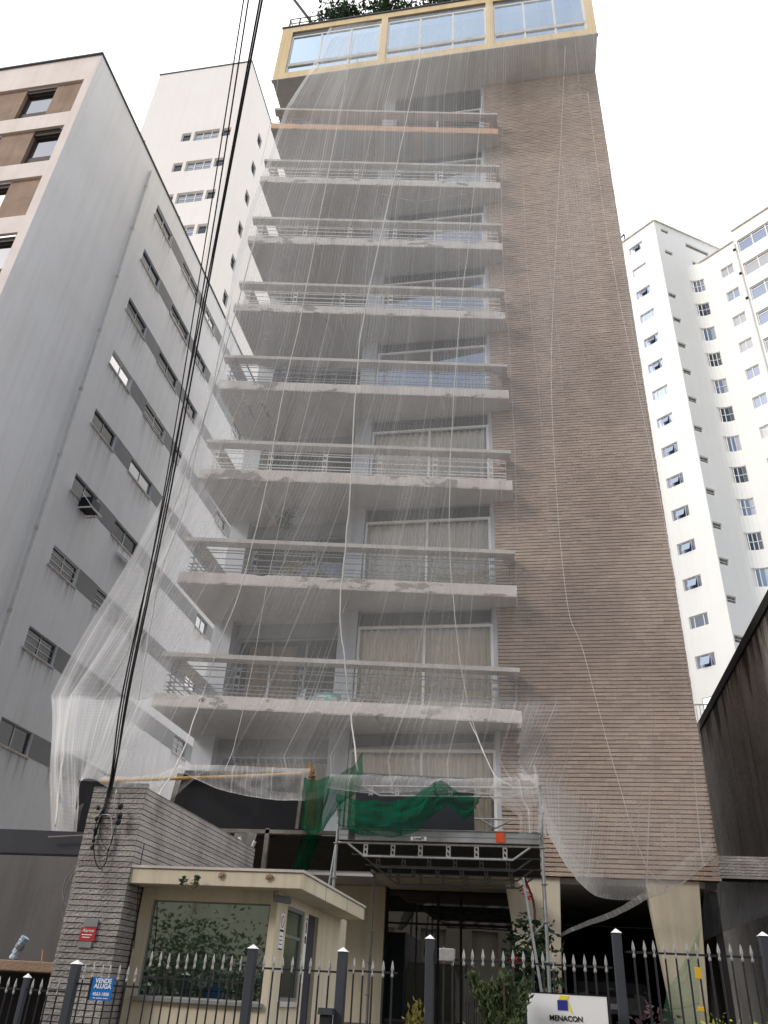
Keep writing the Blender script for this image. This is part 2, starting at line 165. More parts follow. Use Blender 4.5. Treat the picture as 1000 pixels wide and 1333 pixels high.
def mould(name):
    # grey brown concrete with black mould that has run down from its top edge in ragged tongues
    m, nt, out = new_mat(name); b = N(nt, 'ShaderNodeBsdfPrincipled'); L = nt.links.new
    c = mixc(nt, noise_fac(nt, .6, (1, 1, 1), 7, .35, .65), sr('#a19d98'), sr('#7d7975'))
    c = mixc(nt, scalef(nt, noise_fac(nt, 5, (1, 1, 1), 7, .4, .65, .7), .5), c, sr('#a5a09a'))
    g = N(nt, 'ShaderNodeNewGeometry'); s = N(nt, 'ShaderNodeSeparateXYZ'); L(g.outputs['Position'], s.inputs[0])
    f = N(nt, 'ShaderNodeMath', operation='MULTIPLY_ADD'); L(noise_fac(nt, 1, (1.6, 1.6, .13), 8, .3, .75, .7), f.inputs[0]); f.inputs[1].default_value = 3.2; L(s.outputs['Z'], f.inputs[2])
    r = N(nt, 'ShaderNodeMapRange'); r.inputs['From Min'].default_value = 10.5; r.inputs['From Max'].default_value = 11.3; L(f.outputs[0], r.inputs['Value'])
    c = mixc(nt, scalef(nt, r.outputs['Result'], .93), c, sr('#1f1c1a'))
    c = mixc(nt, scalef(nt, noise_fac(nt, 1, (3.5, 3.5, .2), 8, .52, .74, .7), .55), c, sr('#2f2a26'))
    L(c, b.inputs['Base Color']); b.inputs['Roughness'].default_value = .95; b.inputs['Specular IOR Level'].default_value = .15
    n = N(nt, 'ShaderNodeTexNoise'); n.inputs['Scale'].default_value = 9; n.inputs['Detail'].default_value = 8; L(coords(nt), n.inputs['Vector'])
    bp = N(nt, 'ShaderNodeBump'); bp.inputs['Strength'].default_value = .6; bp.inputs['Distance'].default_value = .03; L(n.outputs['Fac'], bp.inputs['Height']); L(bp.outputs['Normal'], b.inputs['Normal'])
    L(b.outputs[0], out.inputs[0]); return m
def stain_mat(name):
    # rain dirt run down below a sill: dark tongues that thin out downwards (v = 1 at the sill)
    m, nt, out = new_mat(name); L = nt.links.new
    d = N(nt, 'ShaderNodeBsdfDiffuse'); d.inputs[0].default_value = sr('#5d5650'); t = N(nt, 'ShaderNodeBsdfTransparent')
    uv = N(nt, 'ShaderNodeUVMap', uv_map='UVMap'); s = N(nt, 'ShaderNodeSeparateXYZ'); L(uv.outputs[0], s.inputs[0])
    f = noise_fac(nt, 1, (9, 9, .35), 6, .45, .75, .6); p = N(nt, 'ShaderNodeMath', operation='POWER'); L(s.outputs['Y'], p.inputs[0]); p.inputs[1].default_value = 1.6
    q = N(nt, 'ShaderNodeMath', operation='MULTIPLY'); L(f, q.inputs[0]); L(p.outputs[0], q.inputs[1])
    mx = N(nt, 'ShaderNodeMixShader'); L(scalef(nt, q.outputs[0], .55), mx.inputs[0]); L(t.outputs[0], mx.inputs[1]); L(d.outputs[0], mx.inputs[2]); L(mx.outputs[0], out.inputs[0]); return m
MT = {
 'brick': tinted('brown_brick', '#b29e8f', '#c3af9f', '#7d6e66', bump=1.0, bump_scale=40, stain_scale=.22, stain_amt=.85),
 'mortar': surf('mortar', '#67574e', '#6f5f55', rough=.95),
 'granite': tinted('split_granite', '#9d9895', '#b0aba8', '#6c6764', bump=1.2, bump_scale=38, stain_scale=2.6, stain_amt=.75),
 'joint': surf('dark_joint', '#161516', '#1c1a1b', rough=.95),
 'slab': surf('weathered_concrete', '#dcd5ce', '#c6bfb8', 1.2, .7, streak='#7d7874', streak_amt=.4, bump=.35, bump_scale=18, patch=('#908c89', .8, .55)),
 'slab_old': surf('peeling_concrete', '#dfd7d0', '#c8c0b9', 1.6, .7, streak='#7b716a', streak_amt=.4, bump=.6, bump_scale=14, patch=('#9b9690', 1.1, .56)),
 'slab_top': surf('peach_painted_concrete', '#d9b498', '#cda98e', 1.2, .7, streak='#9a8474', streak_amt=.3, bump=.3, bump_scale=18),
 'soffit': surf('grey_soffit', '#c4c1bd', '#b6b3af', .7, .7, streak='#77736f', streak_amt=.25, bump=.15, bump_scale=9),
 'cap': surf('concrete_cap', '#cfcac4', '#b5b0ab', 2.2, .8, streak='#6f6b68', streak_amt=.4, bump=.3, bump_scale=25),
 'render_grey': surf('grey_render', '#8d8f91', '#808284', .6, .7, streak='#84827f', streak_amt=.3, bump=.2, bump_scale=20),
 'pilaster': surf('pale_pilaster', '#b9bec4', '#adb2b8', .8, .6, streak='#8e9297', streak_amt=.3),
 'blind_box': surf('dark_blind_box', '#66696a', '#585b5c', 1.5, .6, rough=.6),
 'ochre': surf('ochre_paint', '#e0c9a0', '#d4bc92', .9, .6, streak='#8f7745', streak_amt=.5, bump=.15, bump_scale=20),
 'cream': surf('cream_paint', '#d6ccb6', '#c9bea8', .9, .6, streak='#8f8467', streak_amt=.55, bump=.12, bump_scale=25),
 'white_metal': surf('white_metal', '#dfdfdc', '#d2d2cf', 3, .5, rough=.45, fine=.05),
 'alu': surf('aluminium', '#a9adb0', '#94989b', 3, .6, rough=.4, metal=.6, fine=.05),
 'galv': surf('galvanised_steel', '#9da1a4', '#7b7e80', 6, .7, rough=.42, metal=.55, fine=.1),
 'deck': surf('galvanised_deck', '#a3a7a9', '#868a8c', 2.5, .8, streak='#6e6d6a', streak_amt=.5, rough=.5, metal=.4),
 'rail': surf('grey_rail_paint', '#8b8e90', '#777a7c', 6, .7, rough=.6, fine=.05),
 'rail_light': surf('pale_rail_paint', '#e6e3df', '#d2cfcb', 6, .7, rough=.6, fine=.05),
 'n1': surf('pale_grey_paint', '#e8e9ec', '#dedee0', .35, .7, streak='#b5b1ac', streak_amt=.28, bump=.1, bump_scale=14, fine=.06),
 'n1_low': surf('stained_grey_paint', '#b4ada6', '#9d968f', .5, .8, streak='#837b73', streak_amt=.5, bump=.15),
 'band_grey': surf('dark_grey_paint', '#8d8e90', '#828385', .8, .6, streak='#727375', streak_amt=.3, fine=.06),
 'n1_front': surf('pinkish_white_paint', '#e9dcd5', '#ddcfc7', .8, .7, streak='#b4a59c', streak_amt=.3, fine=.08),
 'stucco': surf('brown_stucco', '#a58b77', '#8c7463', 1.1, .9, streak='#74604f', streak_amt=.5, bump=.6, bump_scale=30),
 'brown_panel': surf('dark_brown_panel', '#4b403b', '#3c332f', 2, .6, rough=.6),
 'n2': surf('warm_white_paint', '#f1ece8', '#ece5e0', .2, .6, streak='#cfc5be', streak_amt=.2, fine=.03),
 'n3': surf('white_paint', '#f3f2ee', '#eceae6', .15, .6, streak='#d4d3cd', streak_amt=.2, fine=.03),
 'roof_edge': surf('roof_flashing', '#5e6066', '#4c4e54', 2, .6, rough=.6),
 'dark_wall': surf('blackened_concrete', '#a3968a', '#7d7268', .5, .95, streak='#2a2623', streak_amt=.9, bump=.4, bump_scale=8),
 'mould_wall': mould('mould_stained_concrete'),
  'roll_blue': surf('pale_blue_wrap', '#c3d6e2', '#8fa9bb', 14, .9, rough=.6),
 'stain': stain_mat('sill_rain_stain'),
 'black_top': surf('black_mould', '#1f1c1b', '#2d2927', 1.2, .8, rough=.95),
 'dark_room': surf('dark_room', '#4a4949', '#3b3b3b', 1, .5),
 'floor_dark': surf('garage_floor', '#55524f', '#464341', 1, .6),
 'curtain': surf('cream_curtain', '#f7f5ef', '#efece4', 2, .5, rough=.95, fine=.03),
 'curtain_dark': surf('sand_curtain', '#b3a183', '#9d8b6e', 2, .6, rough=.95),
 'blackboard': surf('black_board', '#25272d', '#1c1e23', 1.2, .8, rough=.7, fine=.08),
 'navy_board': surf('dark_plywood_board', '#34373f', '#2a2c33', 1.2, .8, rough=.55, fine=.08),
 'wood': surf('scaffold_timber', '#9c7a52', '#7d5f3e', 5, .9, streak='#5d452c', streak_amt=.4),
 'wood_grey': surf('weathered_timber', '#86807a', '#6b655f', 5, .9, streak='#4c4743', streak_amt=.5),
 'pole': surf('yellow_bamboo', '#c9a56a', '#a88650', 9, .8),
 'fence': surf('dark_fence_paint', '#2c2e33', '#232529', 6, .6, rough=.45, fine=.05),
 'fence_post': surf('slate_fence_post', '#43474f', '#393d45', 4, .6, rough=.5, fine=.05),
 'spear': surf('bare_metal_spear', '#b4b4b4', '#8f8f8f', 20, .6, rough=.35, metal=.3, fine=.05),
 'sign_white': surf('white_sign', '#f2f3f5', '#eceef0', 2, .5, rough=.4, fine=.02),
 'blue': surf('blue_sign_paint', '#1672c4', '#1268b6', 4, .6, rough=.4, fine=.03),
 'navy': surf('navy_ink', '#343a92', '#2f3586', 4, .5, rough=.5, fine=0),
 'yellow': surf('yellow_ink', '#f0e337', '#e6d92f', 4, .5, rough=.5, fine=0),
 'amber': surf('amber_plastic', '#e0b436', '#cfa42d', 6, .5, rough=.5),
 'black': surf('black_rubber', '#17171a', '#202024', 5, .6, rough=.55, fine=.05),
 'red': surf('red_sign_paint', '#b3343a', '#a02c33', 12, .7, rough=.55),
 'orange': surf('orange_paint', '#d1522b', '#bb4522', 12, .7, rough=.55),
 'ink_white': surf('white_ink', '#f0f0f0', '#e8e8e8', 5, .4, rough=.6, fine=0),
 'ink_black': surf('black_ink', '#17181c', '#1d1e22', 5, .4, rough=.6, fine=0),
 'rope': surf('white_rope', '#dcd9d4', '#bdbab5', 30, .8, rough=.95, bump=.8, bump_scale=120),
 'pipe': surf('pale_drain_pipe', '#d2d2d0', '#bcbcba', 4, .6, rough=.5),
 'asphalt': surf('asphalt', '#45454a', '#38383c', 3, .7, rough=.9, bump=.5, bump_scale=90),
 'paving': surf('paving', '#6f6b66', '#5d5955', 1.5, .8, streak=None, rough=.9, bump=.4, bump_scale=30),
 'ground': surf('bare_ground', '#77716a', '#655f59', .6, .8, rough=.95),
 'facade': surf('beige_facade', '#b9b0a2', '#a79e91', .4, .7, streak='#857d72', streak_amt=.3),
 'car': surf('silver_car_paint', '#5f6368', '#55595e', 3, .4, rough=.3, metal=.5, fine=.02),
 'bark': surf('bark', '#5b4a3c', '#463829', 8, .8, rough=.95, bump=.6),
 'pot': surf('clay_pot', '#8a5a42', '#774b36', 6, .7),
 'bag': surf('aqua_bag', '#5fc4bd', '#4cb3ac', 6, .6, rough=.5),
 'bag_white': surf('white_bag', '#dcdedd', '#c9cbca', 6, .6, rough=.5),
 'rubble': surf('brown_rubble', '#7d6455', '#6a5547', 9, .8),
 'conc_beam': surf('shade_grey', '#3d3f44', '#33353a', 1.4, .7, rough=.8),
 'g_dark': glass('dark_window_glass', '#4a5052', .12, .35),
 'g_clear': glass('clear_window_glass', '#fdfaf4', .05, .97),
 'g_sky': glass('sky_reflecting_glass', '#5a6468', .78, .4, wob=.12),
 'g_half': glass('half_reflecting_glass', '#7a858a', .42, .5, wob=.1),
 'g_booth': glass('dark_booth_glass', '#1d2a2a', .46, .3, .02, wob=.05, gcol=(.50, .62, .55, 1)),
 'g_blue': glass('dim_blue_glass', '#6c7884', .55, .4, .02, wob=.08, gcol=(.52, .60, .76, 1)),
 'g_entrance': glass('dark_entrance_glass', '#20282a', .10, .3, .012, wob=.04),
 'deck_dark': surf('dark_deck_plank', '#3d3a38', '#2f2d2c', 3, .8, rough=.9),  # dark tone for scaffold planks and tray platform
 'g_pent': glass('sky_tinted_penthouse_glass', '#8a9aa8', .85, .5, wob=.06, gcol=(.74, .88, 1, 1)),  # blue of the mirrored sky is put into the reflection colour
 'net': netting('white_debris_net', '#fbfaf9', .185, .21, 3.4, .45),
 'net_dense': netting('bunched_white_net', '#f0efee', .26, .40, 3.4),
 'net_green': netting('green_debris_net', '#0b6547', .46, .55, 7, .5),
 'net_lightgreen': netting('pale_green_net', '#6fb083', .3, .3, 12, .4),
 'net_grey': netting('grey_shade_net', '#6d7074', .55, .3, 12, .4),
 'leaf_dark': leaf('dark_leaves', '#1f3320', '#35502c', '#16251a'),
 'leaf_mid': leaf('olive_leaves', '#3b4a2c', '#5d6a3e', '#2a3622'),
 'leaf_gold': leaf('golden_leaves', '#6b6a33', '#9a8c3e', '#4a4a28'),
 'leaf_lime': leaf('lime_leaves', '#9bb02f', '#c3cf45', '#7d9128'),
 'leaf_purple': leaf('purple_leaves', '#3a2830', '#5a3c45', '#2c1d24'),
 'flower': leaf('red_petals', '#c21f35', '#d83a4a', '#a01528'),
}
# ------------------------------------------------------------------ mesh builder
ORG = {}
class MB:
    def __init__(s): s.v = []; s.f = []; s.tint = []; s.uv = None
    def quad(s, *p, t=.5):
        n = len(s.v); s.v += [tuple(q) for q in p]; s.f.append(tuple(range(n, n+len(p)))); s.tint.append(t)
    def box(s, x0, x1, y0, y1, z0, z1, t=.5):
        s.hexa([(x0,y0,z0),(x1,y0,z0),(x1,y1,z0),(x0,y1,z0),(x0,y0,z1),(x1,y0,z1),(x1,y1,z1),(x0,y1,z1)], t)
    def hexa(s, p, t=.5):
        n = len(s.v); s.v += [tuple(q) for q in p]
        for f in ((0,3,2,1),(4,5,6,7),(0,1,5,4),(1,2,6,5),(2,3,7,6),(3,0,4,7)):
            s.f.append(tuple(n+i for i in f)); s.tint.append(t)
    def bar(s, a, b, w, h=None, up=(0,0,1)):
        """rectangular bar from a to b"""
        h = h or w; a = Vector(a); b = Vector(b); d = (b-a).normalized(); u = Vector(up)
        if abs(d.dot(u)) > .98: u = Vector((0,1,0))
        x = d.cross(u).normalized()*w/2; y = x.cross(d).normalized()*h/2
        s.hexa([a-x-y, a+x-y, b+x-y, b-x-y, a-x+y, a+x+y, b+x+y, b-x+y])
    def tube(s, pts, r, n=8, caps=True):
        pts = [Vector(p) for p in pts]; base = len(s.v); up = Vector((.31,.2,.93)); rr = r if hasattr(r, '__len__') else [r]*len(pts)
        for i, p in enumerate(pts):
            d = (pts[min(i+1,len(pts)-1)]-pts[max(i-1,0)])
            d = d.normalized() if d.length > 1e-9 else Vector((0,0,1))
            x = d.cross(up)
            if x.length < 1e-3: x = d.cross(Vector((1,0,0)))
            x.normalize(); y = d.cross(x)
            for k in range(n):
                a = 2*math.pi*k/n; s.v.append(tuple(p+(x*math.cos(a)+y*math.sin(a))*rr[i]))
        for i in range(len(pts)-1):
            for k in range(n):
                a = base+i*n+k; b = base+i*n+(k+1)%n; s.f.append((a,b,b+n,a+n)); s.tint.append(.5)
        if caps:
            s.f.append(tuple(base+k for k in range(n))[::-1]); s.tint.append(.5)
            s.f.append(tuple(base+(len(pts)-1)*n+k for k in range(n))); s.tint.append(.5)
    def lathe(s, c, prof, n=10):
        base = len(s.v)
        for r, z in prof:
            for k in range(n):
                a = 2*math.pi*k/n; s.v.append((c[0]+r*math.cos(a), c[1]+r*math.sin(a), c[2]+z))
        for i in range(len(prof)-1):
            for k in range(n):
                a = base+i*n+k; b = base+i*n+(k+1)%n; s.f.append((a,b,b+n,a+n)); s.tint.append(.5)
        s.f.append(tuple(base+k for k in range(n))[::-1]); s.tint.append(.5)
        s.f.append(tuple(base+(len(prof)-1)*n+k for k in range(n))); s.tint.append(.5)
    def blob(s, c, rx, ry, rz, seed=0, rough=.15, nu=12, nv=8):
        base = len(s.v)
        for j in range(nv+1):
            th = math.pi*j/nv
            for i in range(nu):
                ph = 2*math.pi*i/nu; d = Vector((math.sin(th)*math.cos(ph), math.sin(th)*math.sin(ph), math.cos(th)))
                q = 1+rough*noise.noise(d*2.2+Vector((seed,seed*.7,0)))
                s.v.append((c[0]+d.x*rx*q, c[1]+d.y*ry*q, c[2]+d.z*rz*q))
        for j in range(nv):
            for i in range(nu):
                a = base+j*nu+i; b = base+j*nu+(i+1)%nu; s.f.append((a,a+nu,b+nu,b)); s.tint.append(.5)
    def prism(s, poly, y0, y1):
        """poly in x,z swept from y0 to y1"""
        n = len(poly); b = len(s.v)
        s.v += [(x,y0,z) for x,z in poly]+[(x,y1,z) for x,z in poly]
        s.f.append(tuple(range(b,b+n))); s.f.append(tuple(range(b+n,b+2*n))[::-1]); s.tint += [.5,.5]
        for i in range(n):
            j = (i+1)%n; s.f.append((b+i,b+n+i,b+n+j,b+j)); s.tint.append(.5)
    def grid(s, rows, uvrows=None):
        b = len(s.v); n = len(rows[0])
        for r in rows: s.v += [tuple(p) for p in r]
        for i in range(len(rows)-1):
            for k in range(n-1):
                s.f.append((b+i*n+k, b+i*n+k+1, b+(i+1)*n+k+1, b+(i+1)*n+k)); s.tint.append(.5)
        if uvrows is not None:
            s.uv = (s.uv or []) + [q for r in uvrows for q in r]
    def build(s, name, mat, parent=None, smooth=False, origin=None, bevel=0, solid=0):
        o = Vector(origin) if origin is not None else (ORG[parent.name] if parent is not None else Vector((0,0,0)))
        me = bpy.data.meshes.new(name)
        me.from_pydata([tuple(Vector(v)-o) for v in s.v], [], s.f); me.materials.append(mat if not isinstance(mat, str) else MT[mat])
        at = me.attributes.new('tint', 'FLOAT', 'FACE'); at.data.foreach_set('value', s.tint)
        if s.uv:
            ul = me.uv_layers.new(name='UVMap'); 
            for lp in me.loops: ul.data[lp.index].uv = s.uv[lp.vertex_index]
        if smooth: me.polygons.foreach_set('use_smooth', [True]*len(me.polygons))
        me.update()
        ob = bpy.data.objects.new(name, me); COL.objects.link(ob)
        po = ORG[parent.name] if parent is not None else Vector((0,0,0))
        if parent is not None: ob.parent = parent
        ob.location = o-po; ORG[ob.name] = o
        if bevel:
            m = ob.modifiers.new('bevel', 'BEVEL'); m.width = bevel; m.segments = 2; m.limit_method = 'ANGLE'; m.angle_limit = R(50)
        if solid:
            m = ob.modifiers.new('solid', 'SOLIDIFY'); m.thickness = solid
        return ob
def thing(name, label, cat, loc, group=None):
    o = bpy.data.objects.new(name, None); COL.objects.link(o); o.location = loc; o.empty_display_size = .3
    ORG[o.name] = Vector(loc); o['label'] = label; o['category'] = cat
    if group: o['group'] = group
    return o
def tag(o, label, cat, group=None):
    o['label'] = label; o['category'] = cat
    if group: o['group'] = group
    return o
def struct(o, kind='structure'):
    o['kind'] = kind; return o
def inst(src, parent, off=(0,0,0), name=None, mat=None):
    """copy of a part (sharing its mesh) under another parent, moved by off in the world"""
    c = src.copy(); COL.objects.link(c)
    if name: c.name = name
    w = ORG[src.name]+Vector(off); c.parent = parent; c.location = w-ORG[parent.name]; ORG[c.name] = w
    return c
def inst_tree(src, parent, off):
    c = inst(src, parent, off)
    for ch in list(src.children): inst_tree(ch, c, off)
    return c
def text(body, size, loc, mat, parent, rot=(90,0,0), align='CENTER', bold=.0, shear=0, name='lettering', ext=.001, xs=1):
    cu = bpy.data.curves.new(name, 'FONT'); cu.body = body; cu.size = size; cu.align_x = align; cu.align_y = 'CENTER'
    cu.offset = bold; cu.extrude = ext; cu.shear = shear; cu.materials.append(MT[mat])
    tmp = bpy.data.objects.new(name, cu); COL.objects.link(tmp); bpy.context.view_layer.update()
    me = bpy.data.meshes.new_from_object(tmp.evaluated_get(bpy.context.evaluated_depsgraph_get())); bpy.data.objects.remove(tmp)
    me.materials.clear(); me.materials.append(MT[mat]); o = bpy.data.objects.new(name, me); COL.objects.link(o); o.parent = parent
    o.location = Vector(loc)-ORG[parent.name]; o.rotation_euler = [R(a) for a in rot]; o.scale.x = xs
    ORG[o.name] = Vector(loc); return o
def crom(p, n):
    """Catmull-Rom curve through p with n steps per span"""
    P = [Vector(q) for q in p]; P = [P[0]*2-P[1]]+P+[P[-1]*2-P[-2]]; o = []
    for i in range(1, len(P)-2):
        a, b, c, d = P[i-1:i+3]
        for k in range(n):
            t = k/n; o.append(.5*((2*b)+(c-a)*t+(2*a-5*b+4*c-d)*t*t+(3*b-a-3*c+d)*t**3))
    o.append(P[-2]); return o
def lin(p, n):
    return [p[i].lerp(p[i+1], k/n) for i in range(len(p)-1) for k in range(n)]+[p[-1]]
def sheet(rows, nu, nv, taut=False):
    rr = [crom(r, nu) for r in rows]; cols = [(lin if taut else crom)([r[k] for r in rr], nv) for k in range(len(rr[0]))]
    return [[c[i] for c in cols] for i in range(len(cols[0]))]
def uv_of(rows):
    uv = []; mid = rows[len(rows)//2]; acc = [0]
    for k in range(1, len(mid)): acc.append(acc[-1]+(mid[k]-mid[k-1]).length)
    v = 0
    for i, r in enumerate(rows):
        if i: v += (rows[i][len(r)//2]-rows[i-1][len(r)//2]).length
        uv.append([(a, v) for a in acc])
    return uv
def crumple(rows, amp, fs=1.0, fv=.25, seed=0, zamp=0, afn=None):
    o = []; n = len(rows); uv = uv_of(rows)
    for i, r in enumerate(rows):
        q = []
        for k, p in enumerate(r):
            u, v = uv[i][k]
            if afn: amp = afn(p)
            a = noise.noise(Vector((u*fs, v*fv, seed)))+.5*noise.noise(Vector((u*fs*2.6, v*fv*1.7, seed+9)))+.25*noise.noise(Vector((u*fs*6, v*fv*3, seed+5)))
            b = noise.noise(Vector((u*fs*.8, v*fv*2, seed+21)))
            q.append(p+Vector((b*amp*.5, a*amp, zamp*amp*noise.noise(Vector((u*fs*1.3, v*fv*1.3, seed+33))))))
        o.append(q)
    return o
# wall with real openings: origin o, direction d along it, outward normal n
def wall(mb, o, d, n, L, z0, z1, ops, rev, holes=True):
    o = Vector(o); d = Vector(d); n = Vector(n)
    us = sorted({0, L, *[a for q in ops for a in q[:2] if 0 < a < L]}); zs = sorted({z0, z1, *[a for q in ops for a in q[2:4] if z0 < a < z1]})
    P = lambda u, z, k=0: o+d*u+Vector((0,0,z-o.z))-n*k
    for i in range(len(us)-1):
        for j in range(len(zs)-1):
            uc = (us[i]+us[i+1])/2; zc = (zs[j]+zs[j+1])/2
            if any(q[0] < uc < q[1] and q[2] < zc < q[3] for q in ops): continue
            mb.quad(P(us[i],zs[j]), P(us[i+1],zs[j]), P(us[i+1],zs[j+1]), P(us[i],zs[j+1]))
    for u0, u1, a, b in [q[:4] for q in ops]:
        mb.quad(P(u0,a), P(u1,a), P(u1,a,rev), P(u0,a,rev)); mb.quad(P(u0,b), P(u0,b,rev), P(u1,b,rev), P(u1,b))
        mb.quad(P(u0,a), P(u0,a,rev), P(u0,b,rev), P(u0,b)); mb.quad(P(u1,a), P(u1,b), P(u1,b,rev), P(u1,a,rev))
def frame_mesh(o, d, n, w, h, t, depth, mull=(), trans=()):
    """window frame: o = lower corner; bars t wide"""
    mb = MB(); o = Vector(o); d = Vector(d); n = Vector(n); Z = Vector((0,0,1))
    def bx(u0, u1, z0, z1, k0=0, k1=depth):
        c = [o+d*u+Z*z+n*k for z in (z0,z1) for u, k in ((u0,k1),(u1,k1),(u1,k0),(u0,k0))]
        mb.hexa(c)
    bx(0, w, 0, t); bx(0, w, h-t, h); bx(0, t, t, h-t); bx(w-t, w, t, h-t)
    for m in mull: bx(m*w-t/2, m*w+t/2, t, h-t, 0, depth*.8)
    for q in trans: bx(t, w-t, q*h-t*.4, q*h+t*.4, 0, depth*.7)
    return mb
def pane_mesh(o, d, n, w, h, back=.0, th=.006):
    mb = MB(); o = Vector(o)+Vector(n)*back; d = Vector(d); Z = Vector((0,0,1)); q = Vector(n)*th
    mb.quad(o, o+d*w, o+d*w+Z*h, o+Z*h)
    return mb
def make_window(parent, o, d, n, w, h, pane='g_dark', fr='white_metal', t=.05, depth=.06, mull=(.5,), trans=(), back=True, sill=None, blind=None):
    """window part of a building, its panes, its dark reveal behind and its sill as sub-parts"""
    f = frame_mesh(o, d, n, w, h, t, depth, mull, trans).build('window', fr, parent)
    o = Vector(o); d = Vector(d); n = Vector(n)
    pane_mesh(o, d, n, w, h, depth*.3).build('pane', pane, f)
    if back:
        mb = MB(); c = [o-n*k+d*(u)+Vector((0,0,z)) for k in (.02,.7) for z in (0,h) for u in (0,w)]
        # open box behind the pane
        mb.quad(c[4],c[5],c[7],c[6]); mb.quad(c[0],c[1],c[5],c[4]); mb.quad(c[2],c[6],c[7],c[3]); mb.quad(c[0],c[4],c[6],c[2]); mb.quad(c[1],c[3],c[7],c[5])
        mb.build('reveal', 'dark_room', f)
    if sill:
        mb = MB(); c = [o+d*u+n*k+Vector((0,0,z)) for z in (-.07,-.01) for u, k in ((-.06,sill),(w+.06,sill),(w+.06,-.05),(-.06,-.05))]
        mb.hexa(c); mb.build('sill', 'cap', f)
    if blind:
        mb = MB(); k = -.12; uo = o+n*k
        mb.quad(uo+d*(blind[0]*w), uo+d*(blind[1]*w), uo+d*(blind[1]*w)+Vector((0,0,h)), uo+d*(blind[0]*w)+Vector((0,0,h)))
        mb.build('curtain', blind[2], f)
    return f
def curtain_mesh(x0, x1, y, z0, z1, seed=0, amp=.05, per=.16):
    mb = MB(); n = int((x1-x0)/.02); rng = random.Random(seed); ph = 0; top = []; bot = []
    for i in range(n+1):
        x = x0+(x1-x0)*i/n; ph += 2*math.pi*.02/per*(1+.35*noise.noise(Vector((x*1.7, seed, 0))))
        a = amp*math.sin(ph); top.append((x, y+a*.7, z1)); bot.append((x+.01*math.sin(ph*.3), y+a, z0))
    mb.grid([bot, top]); return mb
def foliage(mb, c, rad, n, size, rng, shape=None, clump=.35, flat=.5):
    """many leaf-sized quads gathered in clumps through an ellipsoid"""
    cl = []
    for _ in range(max(4, int(n/45))):
        while True:
            d = Vector((rng.uniform(-1,1), rng.uniform(-1,1), rng.uniform(-1,1)))
            if d.length <= 1: break
        d = d*(.55+.45*rng.random()) if d.length < .5 else d
        p = Vector((c[0]+d.x*rad[0], c[1]+d.y*rad[1], c[2]+d.z*rad[2]))
        if shape is None or shape(p): cl.append((p, rng.random()))
    if not cl: cl = [(Vector(c), .5)]
    for _ in range(n):
        p, t = cl[rng.randrange(len(cl))]
        s_ = clump*min(rad); q = p+Vector((rng.gauss(0,s_), rng.gauss(0,s_), rng.gauss(0,s_)))
        a = Vector((rng.gauss(0,1), rng.gauss(0,1), rng.gauss(0,flat))).normalized(); b = a.cross(Vector((rng.gauss(0,1), rng.gauss(0,1), rng.gauss(0,1)))).normalized()
        L = size*rng.uniform(.6,1.4); W = L*rng.uniform(.3,.5)
        mb.quad(q-a*L*.5, q+b*W*.5, q+a*L*.5, q-b*W*.5, t=min(1,max(0,t+rng.uniform(-.25,.25))))
# ================================================================== camera, sky, sun
cam = bpy.data.cameras.new('camera'); co = bpy.data.objects.new('camera', cam); COL.objects.link(co)
Rm = DATA['CAMR']
co.matrix_world = Matrix(((Rm[0][0],Rm[0][1],-Rm[0][2],0),(Rm[1][0],Rm[1][1],-Rm[1][2],0),(Rm[2][0],Rm[2][1],-Rm[2][2],1.6),(0,0,0,1)))
cam.sensor_fit = 'HORIZONTAL'; cam.sensor_width = 36; cam.lens = 36*1.04; cam.clip_end = 2000; cam.clip_start = .05
S.camera = co
SUN_EL, SUN_AZ = 34, 231      # azimuth clockwise from +Y: behind the camera, to its left
w = bpy.data.worlds.new('World'); S.world = w; w.use_nodes = True
nt = w.node_tree; nt.nodes.clear()
out = N(nt, 'ShaderNodeOutputWorld')
sky = N(nt, 'ShaderNodeTexSky', sky_type='NISHITA', sun_disc=False, sun_elevation=R(SUN_EL), sun_rotation=R(SUN_AZ), air_density=1.0, dust_density=1.0, ozone_density=1.0)
b1 = N(nt, 'ShaderNodeBackground'); b1.inputs[1].default_value = .14
nt.links.new(sky.outputs[0], b1.inputs[0])
b2 = N(nt, 'ShaderNodeBackground'); b2.inputs[0].default_value = (1, .985, .975, 1); b2.inputs[1].default_value = 1.5   # bright cloud sheet
tc = N(nt, 'ShaderNodeTexCoord'); sx = N(nt, 'ShaderNodeSeparateXYZ'); nt.links.new(tc.outputs['Generated'], sx.inputs[0])
cl = N(nt, 'ShaderNodeTexNoise'); cl.inputs['Scale'].default_value = 2.2; cl.inputs['Detail'].default_value = 6; nt.links.new(tc.outputs['Generated'], cl.inputs['Vector'])
ad = N(nt, 'ShaderNodeMath', operation='MULTIPLY_ADD'); nt.links.new(cl.outputs['Fac'], ad.inputs[0]); ad.inputs[1].default_value = .9; nt.links.new(sx.outputs['Y'], ad.inputs[2])
mr = N(nt, 'ShaderNodeMapRange'); mr.inputs['From Min'].default_value = -.15; mr.inputs['From Max'].default_value = .45; mr.inputs['To Min'].default_value = .04; mr.inputs['To Max'].default_value = 1
nt.links.new(ad.outputs[0], mr.inputs['Value'])
ms = N(nt, 'ShaderNodeMixShader'); nt.links.new(mr.outputs[0], ms.inputs[0]); nt.links.new(b1.outputs[0], ms.inputs[1]); nt.links.new(b2.outputs[0], ms.inputs[2])
nt.links.new(ms.outputs[0], out.inputs[0])
sl = bpy.data.lights.new('sun', 'SUN'); sl.energy = 1.4; sl.angle = R(14); sl.color = (1, .95, .88)
so = bpy.data.objects.new('sun', sl); COL.objects.link(so)
